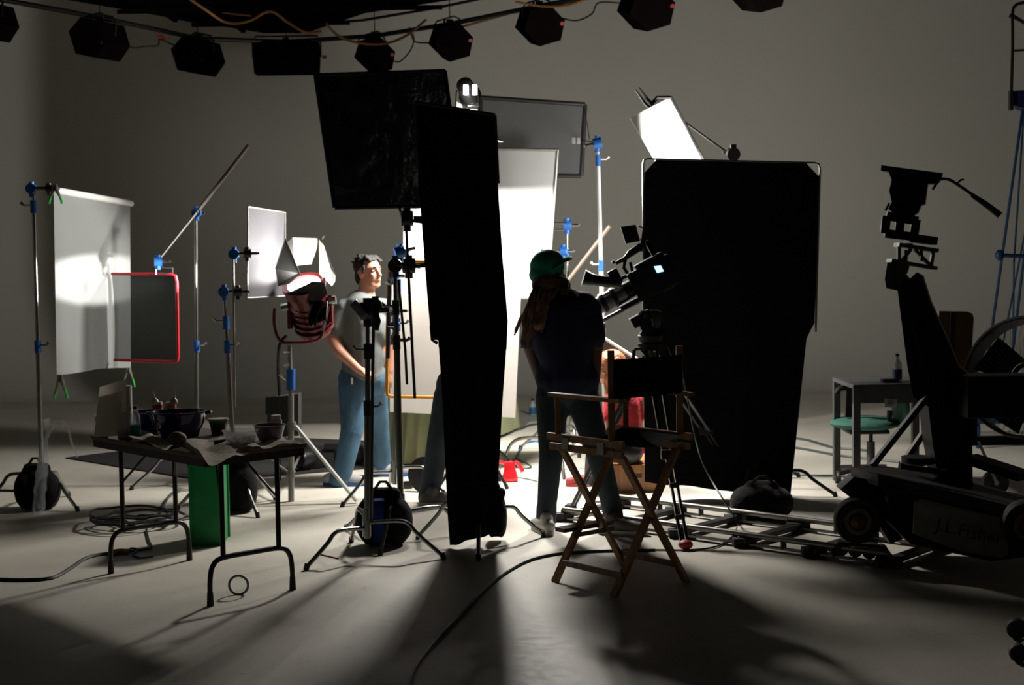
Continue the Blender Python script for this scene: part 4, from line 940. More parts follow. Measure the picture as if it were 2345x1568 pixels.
for k in (-1, 1): hb_.cap(L_(k*.078, -.02, .04), L_(k*.080, -.015, -.005), .016, .009, 8)
hb_.build('hair', HAIRB, t, remesh=.007, sm=1)
b = MB()
b.chain([q1(828, 706), q1(832, 740), q1(834, 800), q1(830, 845)], [.15, .165, .168, .165], 16)
b.cap(q1(790, 706, -.02), q1(880, 706, .06), .088, .082); b.ell(q1(850, 760, -.0), (.17, .15, .17)); b.ell(q1(838, 815, 0), (.165, .15, .16)); b.ell(q1(812, 770), (.14, .14, .2))
b.cap(q1(838, 690), q1(836, 712), .085, .12)
b.cap(q1(789, 712, -.02), q1(771, 752, -.05), .088, .082); b.cap(q1(886, 712, .08), q1(892, 755, .12), .080, .07)
b.cap(q1(823, 858), q1(842, 858), .14, .14)
b.build('t_shirt', TEE, t, remesh=.012, sm=3)
b = MB()
b.cap(q1(818, 868, 0), q1(848, 868, .02), .150, .145)
b.chain([q1(812, 885, -.05), q1(806, 985, -.14), q1(784, 1085, -.16)], [.130, .088, .074], 14)
b.chain([q1(852, 885, .08), q1(866, 980, .25), q1(876, 1065, .36)], [.122, .088, .074], 14)
b.cap(q1(785, 1080, -.15), q1(778, 1098, -.15), .076, .086); b.cap(q1(876, 1060, .36), q1(876, 1074, .36), .072, .08)
b.build('jeans', JEAN, t, remesh=.012, sm=3)
MB().box(q1(806, 872, -.17), (.015, .012, .05), bev=.003).build('pocket_tag', WHITE, t)
SH1 = mat('grey_sneaker', (.33, .33, .35), .7, 0, .2, 30); SO1 = mat('blue_sole', (.02, .09, .30), .5)
shoe(t, G(768, 1112), (1, -.12, 0), SH1, SO1, 1.1, 'grey sneaker with blue sole'); shoe(t, G(876, 1090), (1, -.05, 0), SH1, SO1, 1.1, 'grey sneaker with blue sole')

# --- man in the green cap
Y2 = 8.9
def q2(x, y, dy=0.): return P(x, y, Y2+dy)
t = thing('person', G(1320, 1230), 'man with green cap and long dreadlocks in navy T-shirt, seen from behind', 'person')
b = MB(); hc = q2(1262, 628, .02); L_, Rh = head(b, hc, math.radians(128), math.radians(-6), 1.0)
b.chain([q2(1265, 650), q2(1275, 690)], [.062, .07]); b.ell(q2(1292, 770), (.17, .12, .25))
b.chain([q2(1228, 715, .04), q2(1213, 790, .06), q2(1236, 868, .14)], [.056, .046, .032]); hand(b, q2(1238, 870, .14), V((.5, .6, -.6)), V((0, .3, 1)), 1, .7)
b.chain([q2(1348, 715, 0), q2(1363, 790, -.02), q2(1352, 838, .10), q2(1342, 875, .16)], [.062, .055, .045, .033]); hand(b, q2(1362, 872, .0), V((-.1, .2, -1)), V((0, 1, 0)), 1, .6); b.cap(q2(1363, 790, -.02), q2(1362, 872, 0), .05, .034)
b.build('body', SKIND, t, remesh=.0085); face_parts(L_, Rh, t, 1.0)
b = MB()
b.cap(q2(1240, 708, .05), q2(1335, 700, 0), .085, .095); b.chain([q2(1290, 715), q2(1294, 790), q2(1300, 868)], [.165, .17, .165], 16)
b.ell(q2(1262, 770), (.12, .13, .22)); b.ell(q2(1325, 765), (.12, .13, .22)); b.cap(q2(1275, 682), q2(1280, 705), .075, .12)
b.cap(q2(1228, 712, .04), q2(1212, 782, .06), .070, .060); b.cap(q2(1348, 708, 0), q2(1362, 772, -.02), .082, .072); b.cap(q2(1276, 866), q2(1322, 866), .14, .14)
b.build('t_shirt', NAVY, t, remesh=.012, sm=3)
b = MB(); b.cap(q2(1280, 885), q2(1320, 885), .135, .13)
b.chain([q2(1264, 905), q2(1262, 1040, -.03), q2(1250, 1185, .03)], [.108, .078, .060], 14); b.cap(q2(1252, 1160, .03), q2(1250, 1195, .03), .068, .066)
b.chain([q2(1332, 905), q2(1368, 1030, -.06), q2(1404, 1170, .0)], [.110, .080, .062], 14); b.cap(q2(1400, 1150, 0), q2(1405, 1185, 0), .068, .066)
b.build('jeans', JEAND, t, remesh=.012, sm=3)
SH2 = mat('white_sneaker', (.55, .53, .50), .6, 0, .15, 20)
shoe(t, G(1252, 1222), (-.35, .9, 0), SH2, SH2, 1.0, 'white sneaker'); shoe(t, G(1400, 1222), (.85, -.25, 0), mat('dark_sneaker', (.12, .11, .10), .7, 0, .3, 20), SH2, 1.05, 'dark sneaker with white sole')
# cap
b = MB(); cc = q2(1253, 612, .02)
b.ell(cc+V((0, 0, .012)), (.112, .112, .102), Matrix.Rotation(math.radians(-22), 3, 'Y'), 3); b.ell(cc+V((-.025, -.01, -.045)), (.092, .10, .07), None, 3)
b.build('cap', CAPG, t, remesh=.009, sm=2)
MB().grid(lambda u, v: lerp(q2(1266, 612, -.10+.20*u), q2(1310, 592, -.06+.12*u), v)+V((0, 0, .045*math.sin(u*PI)*(1-.4*v)-.01+.008*math.sin(v*3))), 10, 6, .007).build('cap_brim', CAPG, t)
MB().ell(cc+V((-.03, 0, .108)), (.009, .009, .006)).build('cap_button', CAPG, t)
for k in range(48):
    a = random.random(); u = random.random()
    x0 = lerp(1228, 1302, a); y0 = lerp(640, 665, u); dy = -.09+.05*u+.04*a
    ln = lerp(780, 700, a)+random.uniform(-25, 25) if a < .55 else lerp(720, 690, a)+random.uniform(-10, 12)
    x2 = lerp(1200, 1296, a)+random.uniform(-8, 8)
    p = smoothpath([q2(x0, y0, dy), q2(lerp(x0, x2, .35)+random.uniform(-3, 3), lerp(y0, ln, .3), dy-.05), q2(lerp(x0, x2, .8)+random.uniform(-4, 4), lerp(y0, ln, .68), dy-.06), q2(x2, ln, dy-.05)], 4)
    MB().tube(p, [.011+.0025*math.sin(i*2.1) if i < len(p)-2 else .006 for i in range(len(p))], 6).build('dreadlock', DREAD, t)
for k, (x2, y2) in enumerate(((1178, 768), (1186, 745), (1210, 790), (1222, 770))):
    p = smoothpath([q2(1235, 660, -.02), q2(1212, 700, -.06), q2(lerp(1212, x2, .7), lerp(700, y2, .6), -.08), q2(x2, y2, -.08)], 4)
    MB().tube(p, [.011 if i < len(p)-2 else .005 for i in range(len(p))], 6).build('dreadlock', DREAD, t)
hb2 = MB(); hb2.ell(q2(1250, 652, -.03), (.09, .09, .085), None, 3); hb2.ell(q2(1280, 655, -.02), (.075, .07, .07), None, 3); hb2.cap(q2(1245, 665, -.04), q2(1232, 740, -.12), .065, .045); hb2.cap(q2(1285, 665, -.03), q2(1300, 690, -.06), .05, .03)
hb2.build('hair', DREAD, t, remesh=.012)

# --- hidden person in dark jeans
Y3 = 10.05
def q3(x, y, dy=0.): return P(x, y, Y3+dy)
t = thing('person', G(1020, 1150), 'person in dark jeans standing mostly hidden behind the hanging black flag', 'person')
b = MB(); hc = q3(1078, 625); L_, Rh = head(b, hc, math.radians(160), 0, 1); b.chain([q3(1078, 645), q3(1075, 680)], [.06, .07]); b.ell(q3(1072, 770), (.15, .11, .25))
for s_ in (-1, 1):
    b.chain([q3(1072+s_*48, 705), q3(1072+s_*55, 790, .1), q3(1072+s_*25, 850, .3)], [.055, .045, .032]); hand(b, q3(1072+s_*25, 850, .3), V((0, 1, .2)), V((0, 0, 1)), 1, .5)
b.build('body', SKIN, t, remesh=.01); face_parts(L_, Rh, t)
hb2 = MB().ell(L_(0, .03, .04), (.092, .11, .09), Rh, 3); hb2.build('hair', HAIRB, t, remesh=.012)
b = MB(); b.cap(q3(1028, 702), q3(1116, 702), .08, .08); b.chain([q3(1072, 715), q3(1068, 790), q3(1060, 865)], [.15, .15, .15], 14); b.cap(q3(1025, 705), q3(1020, 760), .07, .065); b.cap(q3(1119, 705), q3(1124, 760), .07, .065)
b.build('t_shirt', NAVY, t, remesh=.014, sm=3)
b = MB(); b.cap(q3(1040, 880), q3(1080, 880), .13, .13); b.chain([q3(1028, 905), q3(1003, 1020, -.03), q3(985, 1125, .0)], [.11, .085, .072], 14); b.chain([q3(1085, 905), q3(1075, 1020, 0), q3(1070, 1120, .1)], [.11, .085, .07], 14)
b.cap(q3(984, 1118), q3(982, 1140), .074, .08); b.build('jeans', JEAND, t, remesh=.012, sm=3)
shoe(t, G(990, 1158), (.9, .15, 0), mat('dark_sneaker', (.12, .11, .10), .7), SH2, 1.0, 'dark sneaker'); shoe(t, G(1070, 1145), (.9, .3, 0), mat('dark_sneaker', (.12, .11, .10), .7), SH2, 1.0, 'dark sneaker')

# --- seated red-haired woman
Y4 = 10.5
def q4(x, y, dy=0.): return P(x, y, Y4+dy)
t = thing('person', G(1400, 1118), 'red-haired woman in a red top sitting low behind the tall folding chair', 'person')
b = MB(); hc = q4(1394, 842); L_, Rh = head(b, hc, math.radians(-62), math.radians(8), .98); b.chain([q4(1398, 862), q4(1408, 900)], [.05, .055]); b.ell(q4(1420, 950), (.13, .10, .14))
b.chain([q4(1398, 915, -.08), q4(1388, 985, -.14), q4(1372, 1010, -.2)], [.045, .038, .027]); hand(b, q4(1372, 1010, -.2), V((-1, 0, -.2)), V((0, 0, 1)), .9, .5)
b.chain([q4(1455, 915, .08), q4(1462, 985, .1), q4(1420, 1010, -.05)], [.045, .038, .027]); hand(b, q4(1420, 1010, -.05), V((-1, 0, -.2)), V((0, 0, 1)), .9, .5)
b.build('body', SKINP, t, remesh=.009); face_parts(L_, Rh, t, .98)
b = MB(); b.ell(L_(0, .03, .04), (.098, .115, .095), Rh, 3); b.cap(q4(1402, 835, -.02), q4(1404, 915, -.04), .085, .055); b.cap(q4(1410, 840, -.03), q4(1408, 935, -.10), .06, .03)
b.cap(L_(.06, -.04, .07), L_(.075, -.03, -.06), .03, .02); b.cap(L_(-.06, -.04, .07), L_(-.075, -.03, -.06), .03, .02)
b.build('hair', HAIRR, t, remesh=.011)
b = MB(); b.cap(q4(1402, 918, -.04), q4(1450, 918, .04), .065, .065); b.chain([q4(1428, 925), q4(1432, 970), q4(1440, 1020)], [.12, .12, .13], 14); b.cap(q4(1400, 915, -.08), q4(1392, 955, -.12), .055, .05); b.cap(q4(1456, 915, .08), q4(1461, 955, .1), .055, .05)
b.build('red_top', REDTOP, t, remesh=.011)
b = MB(); b.chain([q4(1442, 1035, -.08), q4(1362, 1030, -.18), q4(1352, 1098, -.14)], [.095, .066, .05], 12); b.chain([q4(1444, 1035, .08), q4(1385, 1020, .1), q4(1392, 1090, .1)], [.095, .066, .05], 12)
b.build('trousers', BLK, t, remesh=.012)
RSH = mat('red_shoe', (.35, .03, .03), .6)
shoe(t, G(1352, 1113), (-1, 0, 0), RSH, RSH, .85, 'red shoe'); shoe(t, G(1412, 1118), (-.8, -.2, 0), RSH, RSH, .85, 'red shoe')
c = G(1452, 1122)+V((0, .16, 0)); AB = woodmat('orange_brown_wood', (.28, .12, .045), (.42, .20, .08))
t = thing('apple_box', c, 'brown wooden box the red-haired woman sits on', 'box')
MB().box(c+V((0, 0, .10)), (.34, .5, .20), bev=.006).build('body', AB, t); MB().box(c+V((0, -.252, .12)), (.10, .004, .03)).build('hand_slot', BLK, t)
t = thing('reflector', q4(1400, 830, .5), 'pale folded reflector above the red-haired woman', 'reflector')
MB().prism([q4(1370, 770, .4), q4(1378, 768, .4), q4(1464, 820, .4), q4(1455, 828, .4), q4(1372, 800, .4)], (0, .015, 0)).build('panel', NETL, t, False)
MB().tube([q4(1374, 768, .38), q4(1462, 824, .38)], .012).build('edge', WHITE, t); MB().tube([q4(1384, 740, .4), q4(1380, 775, .4), G(1384, 1070)], .012).build('post', CHR, t)

# ------------------------------------------------------------------ video camera and tripod
Yc = 9.25
def qc(x, y, dy=0.): return P(x, y, Yc+dy)
cax = (qc(1545, 612)-qc(1362, 708)).normalized()        # lens to rear
cx_, cy_, _ = frame_of(cax)                              # cx_ sideways, cy_ up
cr = Matrix((cax, cax.cross(V((0, 1, 0))).normalized(), V((0, 1, 0)))).transposed() if False else Matrix((cax, V((0, 1, 0)), cax.cross(V((0, 1, 0))).normalized()*1)).transposed()
CBLK = mat('camera_black', (.014, .014, .014), .38, .1, .3, 20); LENSM = mat('lens_grey', (.26, .26, .25), .28, .5)
t = thing('video_camera', qc(1480, 720), 'large black video camera with long lens and eyepiece on a tripod', 'camera')
MB().box(qc(1495, 636), (.30, .15, .20), cr, .015).build('body', CBLK, t)
MB().box(qc(1488, 603), (.20, .13, .07), cr, .012).build('top_housing', CBLK, t)
MB().box(qc(1532, 628), (.09, .13, .15), cr, .02).build('battery', CBLK, t)
lf = qc(1362, 704)
for (a0, a1, r_, m_) in ((0, .05, .056, LENSM), (.05, .08, .066, CBLK), (.08, .13, .060, LENSM), (.13, .16, .067, CBLK), (.16, .22, .062, LENSM), (.22, .30, .058, CBLK), (.30, .34, .050, LENSM)):
    MB().cyl(lf+cax*a0, lf+cax*a1, r_, n=24).build('lens_barrel' if m_ is CBLK else 'focus_ring', m_, t)
MB().cyl(lf-cax*.004, lf+cax*.003, .048, n=20).build('front_glass', mat('glass_dark', (.01, .012, .02), .05), t)
# eyepiece
ev = smoothpath([qc(1336, 636, -.12), qc(1352, 640, -.12), qc(1382, 644, -.12), qc(1420, 648, -.1)], 3)
MB().tube(ev, [.062, .060, .056, .050, .044, .042, .040, .040, .040, .040], 14, sq=(1, .9)).build('viewfinder', CBLK, t)
MB().box(qc(1408, 634, -.1), (.07, .06, .10), cr, .012).build('viewfinder_bracket', CBLK, t)
MB().bar(qc(1418, 640, -.04), qc(1480, 610, -.02), .02, .02).build('viewfinder_arm', DARKM, t)
# handle
hp = [qc(1410, 603), qc(1430, 592), qc(1463, 570), qc(1478, 560)]
MB().tube(hp, [.012, .016, .018, .014], 8).build('handle', CBLK, t); MB().tube([qc(1425, 596), qc(1440, 575), qc(1466, 558)], .007).build('handle_rod', DARKM, t)
MB().tube([qc(1432, 594), qc(1428, 612), qc(1438, 628)], .012).build('handle_post', CBLK, t); MB().tube([qc(1443, 600), qc(1448, 622)], .01).build('handle_post', CBLK, t)
MB().tube([qc(1408, 602), qc(1402, 598)], .012).build('handle_hook', CBLK, t)
MB().tube([qc(1466, 575), qc(1474, 548), qc(1476, 520)], .014).build('monitor_post', CBLK, t)
MB().tube([qc(1462, 518), qc(1473, 522), qc(1474, 545), qc(1466, 548)], .007).build('monitor_bracket', STEEL, t)
mp_ = [qc(1421, 519, -.02), qc(1456, 514, .03), qc(1466, 552, .03), qc(1433, 558, -.02)]
MB().prism(mp_, (.0, .025, .0)).build('monitor', CBLK, t, False)
MB().box(qc(1490, 570), (.03, .04, .12), cr, .008).build('top_accessory', CBLK, t)
MB().prism([qc(1498, 610, -.10), qc(1513, 608, -.10), qc(1520, 621, -.10), qc(1505, 624, -.10)], (0, .008, 0)).build('screen', mat('blue_lit_screen', (.1, .4, 1), .3, emit=(.22, .55, 1), es=4), t, False, label='glowing blue screen')
MB().prism([qc(1494, 606, -.09), qc(1516, 604, -.09), qc(1525, 625, -.09), qc(1502, 629, -.09)], (0, .015, 0)).build('screen_surround', CBLK, t, False)
MB().tube([lf+V((.02, -.05, -.10))+cax*.0, lf+V((.02, -.05, -.10))+cax*.30], .010).build('support_rod', STEEL, t)
MB().tube([lf+V((.02, .05, -.10)), lf+V((.02, .05, -.10))+cax*.30], .010).build('support_rod', STEEL, t)
MB().box(qc(1452, 690), (.20, .12, .025), cr, .005).build('base_plate', CBLK, t)
MB().tube(smoothpath([qc(1532, 600, -.05), qc(1548, 620, -.06), qc(1545, 650, -.06), qc(1520, 665, -.05)], 4), .008).build('cord', CBLK, t)
# tripod
Tb = V((0, 0, 0)); f1 = G(1570, 1258); f2 = G(1708, 1118); hub = qc(1490, 800)
f3 = V((3*hub.x-f1.x-f2.x, 3*hub.y-f1.y-f2.y, 0)); f3 = V((hub.x-.52, hub.y+.35, 0))
t = thing('tripod', V((hub.x, hub.y, 0)), 'black camera tripod straddling the floor behind the tall folding chair', 'tripod')
MB().lathe([(.03, 0), (.075, .01), (.085, .05), (.05, .10), (.075, .13), (.08, .20), (.06, .215)], hub+V((0, 0, .04)), n=20).build('fluid_head', CBLK, t)
MB().box(qc(1468, 730), (.14, .12, .07), cr, .01).build('tilt_block', CBLK, t); MB().cyl(qc(1483, 745, -.08), qc(1483, 745, .08), .05, n=16).build('tilt_drum', CBLK, t)
MB().tube([qc(1492, 728, -.09), qc(1497, 748, -.09)], .008).build('lever', CHR, t)
MB().tube([qc(1500, 715, .05), qc(1530, 790, -.1), qc(1560, 860, -.25)], [.008, .008, .014]).build('pan_handle', DARKM, t)
for ft in (f1, f2, f3):
    d = (ft-hub).normalized(); sd = d.cross(V((0, 0, 1))).normalized()
    m1 = lerp(hub, ft, .5)
    lg = MB(); lg.bar(hub+sd*.035, lerp(hub, ft, .55)+sd*.03, .022, .022); lg.bar(hub-sd*.035, lerp(hub, ft, .55)-sd*.03, .022, .022)
    lg = lg.build('leg', mat('tripod_leg', (.05, .05, .05), .3, .6), t)
    MB().box(lerp(hub, ft, .55), (.10, .05, .06), bev=.01).build('leg_clamp', DARKM, lg)
    q = MB(); q.bar(lerp(hub, ft, .52)+sd*.018, lerp(hub, ft, .97)+sd*.018, .016, .02); q.bar(lerp(hub, ft, .52)-sd*.018, lerp(hub, ft, .97)-sd*.018, .016, .02)
    q.build('lower_leg', mat('tripod_leg', (.05, .05, .05), .3, .6), lg)
    for s3 in (.7, .85): MB().box(lerp(hub, ft, s3), (.06, .035, .03), bev=.006).build('leg_joint', DARKM, lg)
    MB().ell(ft+V((0, 0, .03)), (.045, .045, .03)).build('foot', REDK if ft is f1 else BLKRUB, lg, label='dark red foot' if ft is f1 else None)
MB().lathe([(.02, 0), (.09, .0), (.09, .04), (.02, .05)], hub, n=16).build('crown', CBLK, t)
# frame-like black bracket seen left of the tripod head
MB().tube([P(1452, 800, 9.2), P(1448, 850, 9.2)], .012).build('side_bracket', CBLK, t); MB().tube([P(1452, 800, 9.2), P(1466, 798, 9.2), P(1478, 812, 9.2)], .012).build('side_bracket', CBLK, t)

# ------------------------------------------------------------------ director's chair
A, B_, C_ = G(1281, 1335), G(1417, 1369), G(1561, 1331)    # left-back? feet
D_ = A+C_-B_
# B is nearest. side direction along A->B (depth), width along B->C
dd = (B_-A); ww = (C_-B_)
cen = (A+C_)/2
du = V((dd.x, dd.y, 0)).normalized(); wu = V((-du.y, du.x, 0))
if wu.dot(ww) < 0: wu = -wu
cen = (A+B_+C_+D_)/4; hw, hd = ww.length/2, dd.length/2
t = thing('directors_chair', cen, 'tall varnished wooden folding chair with black canvas seat and back', 'chair')
def DCp(w_, d_, z): return cen+wu*w_+du*d_+V((0, 0, z))
# derive seat height etc. from the picture
sz = P(1345, 985, cen.y-.02).z
W2, D2 = hw, hd
print('chair', hw, hd, sz, cen)
aw = W2*.98; zs_ = .76; za = .99
# X-legs in front and back planes (crossing across the width) seen from the side
for d_ in (-D2, D2):
    for s_ in (-1, 1):
        MB().bar(DCp(s_*W2, d_+s_*.014, .0), DCp(-s_*aw*.86, d_+s_*.014, zs_-.05), .022, .042, up=du).build('cross_leg', WOOD, t)
    MB().cyl(DCp(0, d_-.03, (zs_-.05)*.53), DCp(0, d_+.03, (zs_-.05)*.53), .010, n=8).build('pivot_bolt', CHR, t)
for s_ in (-1, 1):
    MB().bar(DCp(s_*aw*.97, -D2-.05, zs_-.035), DCp(s_*aw*.97, D2+.05, zs_-.035), .022, .035).build('seat_rail', WOOD, t)
    MB().bar(DCp(s_*aw, -D2-.06, zs_+.018), DCp(s_*aw, D2+.06, zs_+.018), .024, .035).build('side_rail', WOOD, t)
    MB().bar(DCp(s_*W2*.80, -D2, .10), DCp(s_*W2*.80, D2, .10), .020, .028).build('stretcher', WOODD, t)
    MB().bar(DCp(s_*aw, -D2*.9, zs_+.03), DCp(s_*aw, -D2*.9, za), .022, .030).build('arm_post', WOOD, t)
    MB().bar(DCp(s_*aw, D2*.9, zs_+.03), DCp(s_*aw, D2*.9, za+.26), .022, .034).build('back_post', WOOD, t)
    MB().bar(DCp(s_*aw, -D2-.03, za+.01), DCp(s_*aw, D2+.06, za+.01), .05, .02).build('armrest', WOOD, t)
    for d_ in (-D2*.6, D2*.6): MB().box(DCp(s_*(aw+.013), d_, zs_-.01), (.05, .008, .06), Matrix((du, wu, V((0, 0, 1)))).transposed()).build('hinge_plate', STEEL, t)
MB().grid(lambda u, v: DCp(lerp(-aw, aw, u), lerp(-D2, D2, v), zs_+.03-.05*math.sin(u*PI)), 12, 6, .006).build('canvas_seat', DUV, t)
MB().grid(lambda u, v: DCp(lerp(-aw, aw, u), D2*.9+.02+.02*math.sin(u*PI), lerp(za+.015, za+.215, v)), 12, 6, .008).build('canvas_back', DUV, t)
MB().bar(DCp(-W2*.72, -D2-.05, .265), DCp(W2*.72, -D2-.05, .265), .075, .022).build('footrest', WOODD, t)
MB().bar(DCp(-W2*.6, -D2+.02, .24), DCp(W2*.6, -D2+.02, .24), .02, .02).build('front_stretcher', WOODD, t)

# ------------------------------------------------------------------ dolly track
RAILM = mat('track_steel', (.22, .21, .19), .35, .7); 
t = thing('dolly_track', G(1750, 1235), 'two-rail steel camera track running under the black dolly', 'track')
nr0, nr1 = G(1290, 1192), G(2036, 1299); 
dirn = (nr1-nr0).normalized(); perp = V((-dirn.y, dirn.x, 0)); 
if perp.y < 0: perp = -perp
gauge = .62
def RL(s, k, z=0.): return nr0+dirn*s+perp*gauge*k+V((0, 0, z))
Ls = (nr1-nr0).length
for k in (0, 1):
    MB().tube([RL(-.3 if k else 0, k, .075), RL(Ls, k, .075)], .018, 10).build('rail', RAILM, t)
    MB().bar(RL(-.3 if k else 0, k, .02), RL(Ls, k, .02), .03, .012).build('rail_flange', RAILM, t)
    for i in range(8): MB().box(RL(Ls*i/7, k, .045), (.03, .03, .06)).build('rail_support', BLK, t)
for i in range(6):
    s = Ls*(i/5); MB().bar(RL(s, -.06, .035), RL(s, 1.06, .035), .06, .03).build('sleeper', BLK, t)
    for k in (0, 1): MB().box(RL(s, k, .03), (.14, .08, .05), bev=.012).build('sleeper_block', BLKRUB, t)
o = MB().box(G(1897, 1275)+V((0, 0, .05)), (.03, .12, .008)).build('tape_mark', mat('blue_tape', (.01, .05, .16), .6)); tag(o, 'small blue tape flag on the near rail left of the dolly wheel', 'tape')
# ------------------------------------------------------------------ camera dolly
DOL = mat('dolly_black', (.004, .0037, .0035), .5, 0, .35, 6, spec=.2); DOLG = mat('dolly_dark_grey', (.016, .013, .011), .5, .1, .2, 8, spec=.25)
s0 = 2.30
Yd = 8.2
def qd(x, y, dy=0.): return P(x, y, Yd+dy)
t = thing('camera_dolly', V((qd(2150, 1200).x, Yd, 0)), 'heavy black camera dolly with raised boom arm at the right', 'dolly')
def wheel(c, r, wd, par, ax=V((0, 1, 0)), hubm=DOLG, name='wheel'):
    w_ = MB().lathe([(r*.3, -wd/2), (r*.93, -wd/2), (r, -wd*.3), (r, wd*.3), (r*.93, wd/2), (r*.3, wd/2)], c, ax, 32).build(name, BLKRUB, par)
    MB().lathe([(r*.40, -wd/2-.012), (r*.58, -wd/2-.012), (r*.58, -wd/2+.01), (r*.40, -wd/2+.01)], c, ax, 28, closed=True).build('rim', mat('rim_grey', (.10, .09, .08), .5), w_, label='grey rim ring')
    MB().lathe([(.001, -wd/2-.016), (r*.14, -wd/2-.012), (r*.34, -wd/2-.002), (r*.34, wd/2)], c, ax, 24).build('hub', mat('bronze_hub', (.16, .07, .025), .4, .6), w_, label='bronze hub')
    return w_
wax = V((.15, 1, 0)).normalized()
wheel(qd(1963, 1190, -.35), .128, .10, t, wax)
wheel(qd(2350, 1200, -.85), .128, .10, t, wax)
wheel(qd(2055, 1170, .25), .128, .10, t, wax); 
MB().prism([qd(1925, 1120, -.3), qd(1955, 1092, -.3), qd(2010, 1100, -.3), qd(2085, 1125, -.3), qd(2090, 1225, -.3), qd(2040, 1245, -.3), qd(2000, 1180, -.3)], (0, .12, 0)).build('wheel_guard', DOL, t, False)
for k, (x, y) in enumerate(((1926, 1254), (1958, 1258), (1990, 1262), (2018, 1262))):
    MB().lathe([(.01, -.03), (.040, -.03), (.034, 0), (.040, .03), (.01, .03)], qd(x, y, -.28), wax, 16).build('bogie_wheel', mat('bogie_wheel', (.03, .012, .008), .35), t)
MB().bar(qd(1918, 1243, -.28), qd(2012, 1250, -.28), .07, .025).build('bogie_plate', DOLG, t)
# deck and side plate
MB().prism([qd(1948, 1068, -.1), qd(2010, 1088, -.45), qd(2345, 1165, -.85), qd(2400, 1150, 0), qd(2120, 1075, .4)], (0, 0, -.06)).build('deck', DOLG, t, False)
MB().prism([qd(2010, 1085, -.45), qd(2120, 1110, -.56), qd(2345, 1166, -.8), qd(2345, 1185, -.8), qd(2110, 1130, -.56), qd(2010, 1105, -.45)], (0, .04, 0)).build('deck_edge', DOL, t, False)
PL = mat('side_plate', (.24, .21, .18), .6, 0, .15, 10)
pc = [qd(2095, 1150, -.60), qd(2110, 1142, -.60), qd(2300, 1186, -.74), qd(2312, 1200, -.74), qd(2308, 1270, -.74), qd(2290, 1278, -.73), qd(2200, 1262, -.66), qd(2092, 1222, -.60)]
nz = (pc[2]-pc[1]).cross(pc[7]-pc[1]).normalized()
MB().prism(pc, (0, .02, 0)).build('side_plate', PL, t, False)
MB().prism([qd(2030, 1110, -.5), qd(2345, 1180, -.72), qd(2345, 1275, -.72), qd(2270, 1285, -.66), qd(2085, 1245, -.52), qd(2040, 1200, -.5)], (0, .5, 0)).build('chassis', DOL, t, False)
# faint lettering
tx = bpy.data.curves.new('lettering', 'FONT'); tx.body = 'J.L.Fisher'; tx.size = .095; tx.extrude = .001
to = bpy.data.objects.new('lettering', tx); COL.objects.link(to)
dg = bpy.context.evaluated_depsgraph_get(); me = bpy.data.meshes.new_from_object(to.evaluated_get(dg)); bpy.data.objects.remove(to)
lo_ = bpy.data.objects.new('lettering', me); COL.objects.link(lo_); me.materials.append(mat('dark_lettering', (.015, .013, .012), .7))
ex = (pc[2]-pc[1]).normalized(); ez = V((0, 0, 1)); ez = (ez-ex*ez.dot(ex)).normalized(); en = ex.cross(ez)
M4 = Matrix((ex, ez, en)).transposed().to_4x4(); M4.translation = qd(2140, 1212, -.66)+V((0, -.012, 0))-ORG[t.name]
me.transform(M4); lo_.parent = t; lo_.data = me
# column and boom
HM = mat('mount_metal', (.10, .095, .085), .38, .6)
BOOM = mat('boom_black', (.006, .005, .0045), .55, 0, .3, 6, spec=.2)
MB().prism([qd(2052, 640), qd(2060, 616), qd(2082, 640), qd(2098, 624), qd(2112, 632), qd(2130, 690), qd(2175, 790), qd(2195, 840), qd(2222, 860), qd(2235, 910), qd(2190, 960), qd(2140, 940), qd(2092, 910), qd(2078, 840)], (.055, .16, 0)).build('boom_arm', BOOM, t, False)
MB().cyl(qd(2070, 557, .06), qd(2070, 566, .06), .05, n=20).build('levelling_disc', HM, t)
MB().prism([qd(2068, 636, -.02), qd(2074, 640, -.02), qd(2135, 900, -.02), qd(2118, 908, -.02)], (0, .02, 0)).build('boom_rib', DOLG, t, False)
MB().prism([qd(2120, 880, .02), qd(2225, 880, .02), qd(2228, 1120, .02), qd(2150, 1100, .02), qd(2135, 1010, .02)], (0, .2, 0)).build('column', DOL, t, False)
MB().cyl(qd(2140, 898, -.06), qd(2140, 898, .2), .045, n=24).build('pivot_drum', DOL, t)
MB().bar(qd(2125, 905, -.04), qd(1998, 1066, -.16), .03, .05, up=V((0, 1, 0))).build('brace', DOLG, t); MB().bar(qd(2150, 940, .3), qd(2078, 1045, .3), .03, .05, up=V((0, 1, 0))).build('brace', mat('wood_brace', (.08, .06, .04), .5), t)
MB().bar(qd(2060, 1066, -.3), qd(2165, 1082, -.3), .05, .03).build('side_board', DOL, t)
MB().cyl(qd(2100, 1045, .1), qd(2100, 1062, .1), .09, n=20).build('turntable', DOL, t)
MB().bar(qd(2222, 1050, .1), qd(2345, 1090, -.2), .12, .05).build('rear_platform', DOL, t)
MB().box(qd(2280, 905, -.1), (.40, .25, .24), bev=.02).build('hydraulic_box', DOL, t)
MB().prism([qd(2225, 870, 0), qd(2262, 858, 0), qd(2290, 862, 0), qd(2300, 890, 0), qd(2345, 890, 0), qd(2345, 935, 0), qd(2225, 935, 0)], (0, .2, 0)).build('rear_housing', DOL, t, False)
MB().cyl(qd(2308, 870, -.12), qd(2312, 892, -.12), .02, n=10).build('knob', CHR, t)
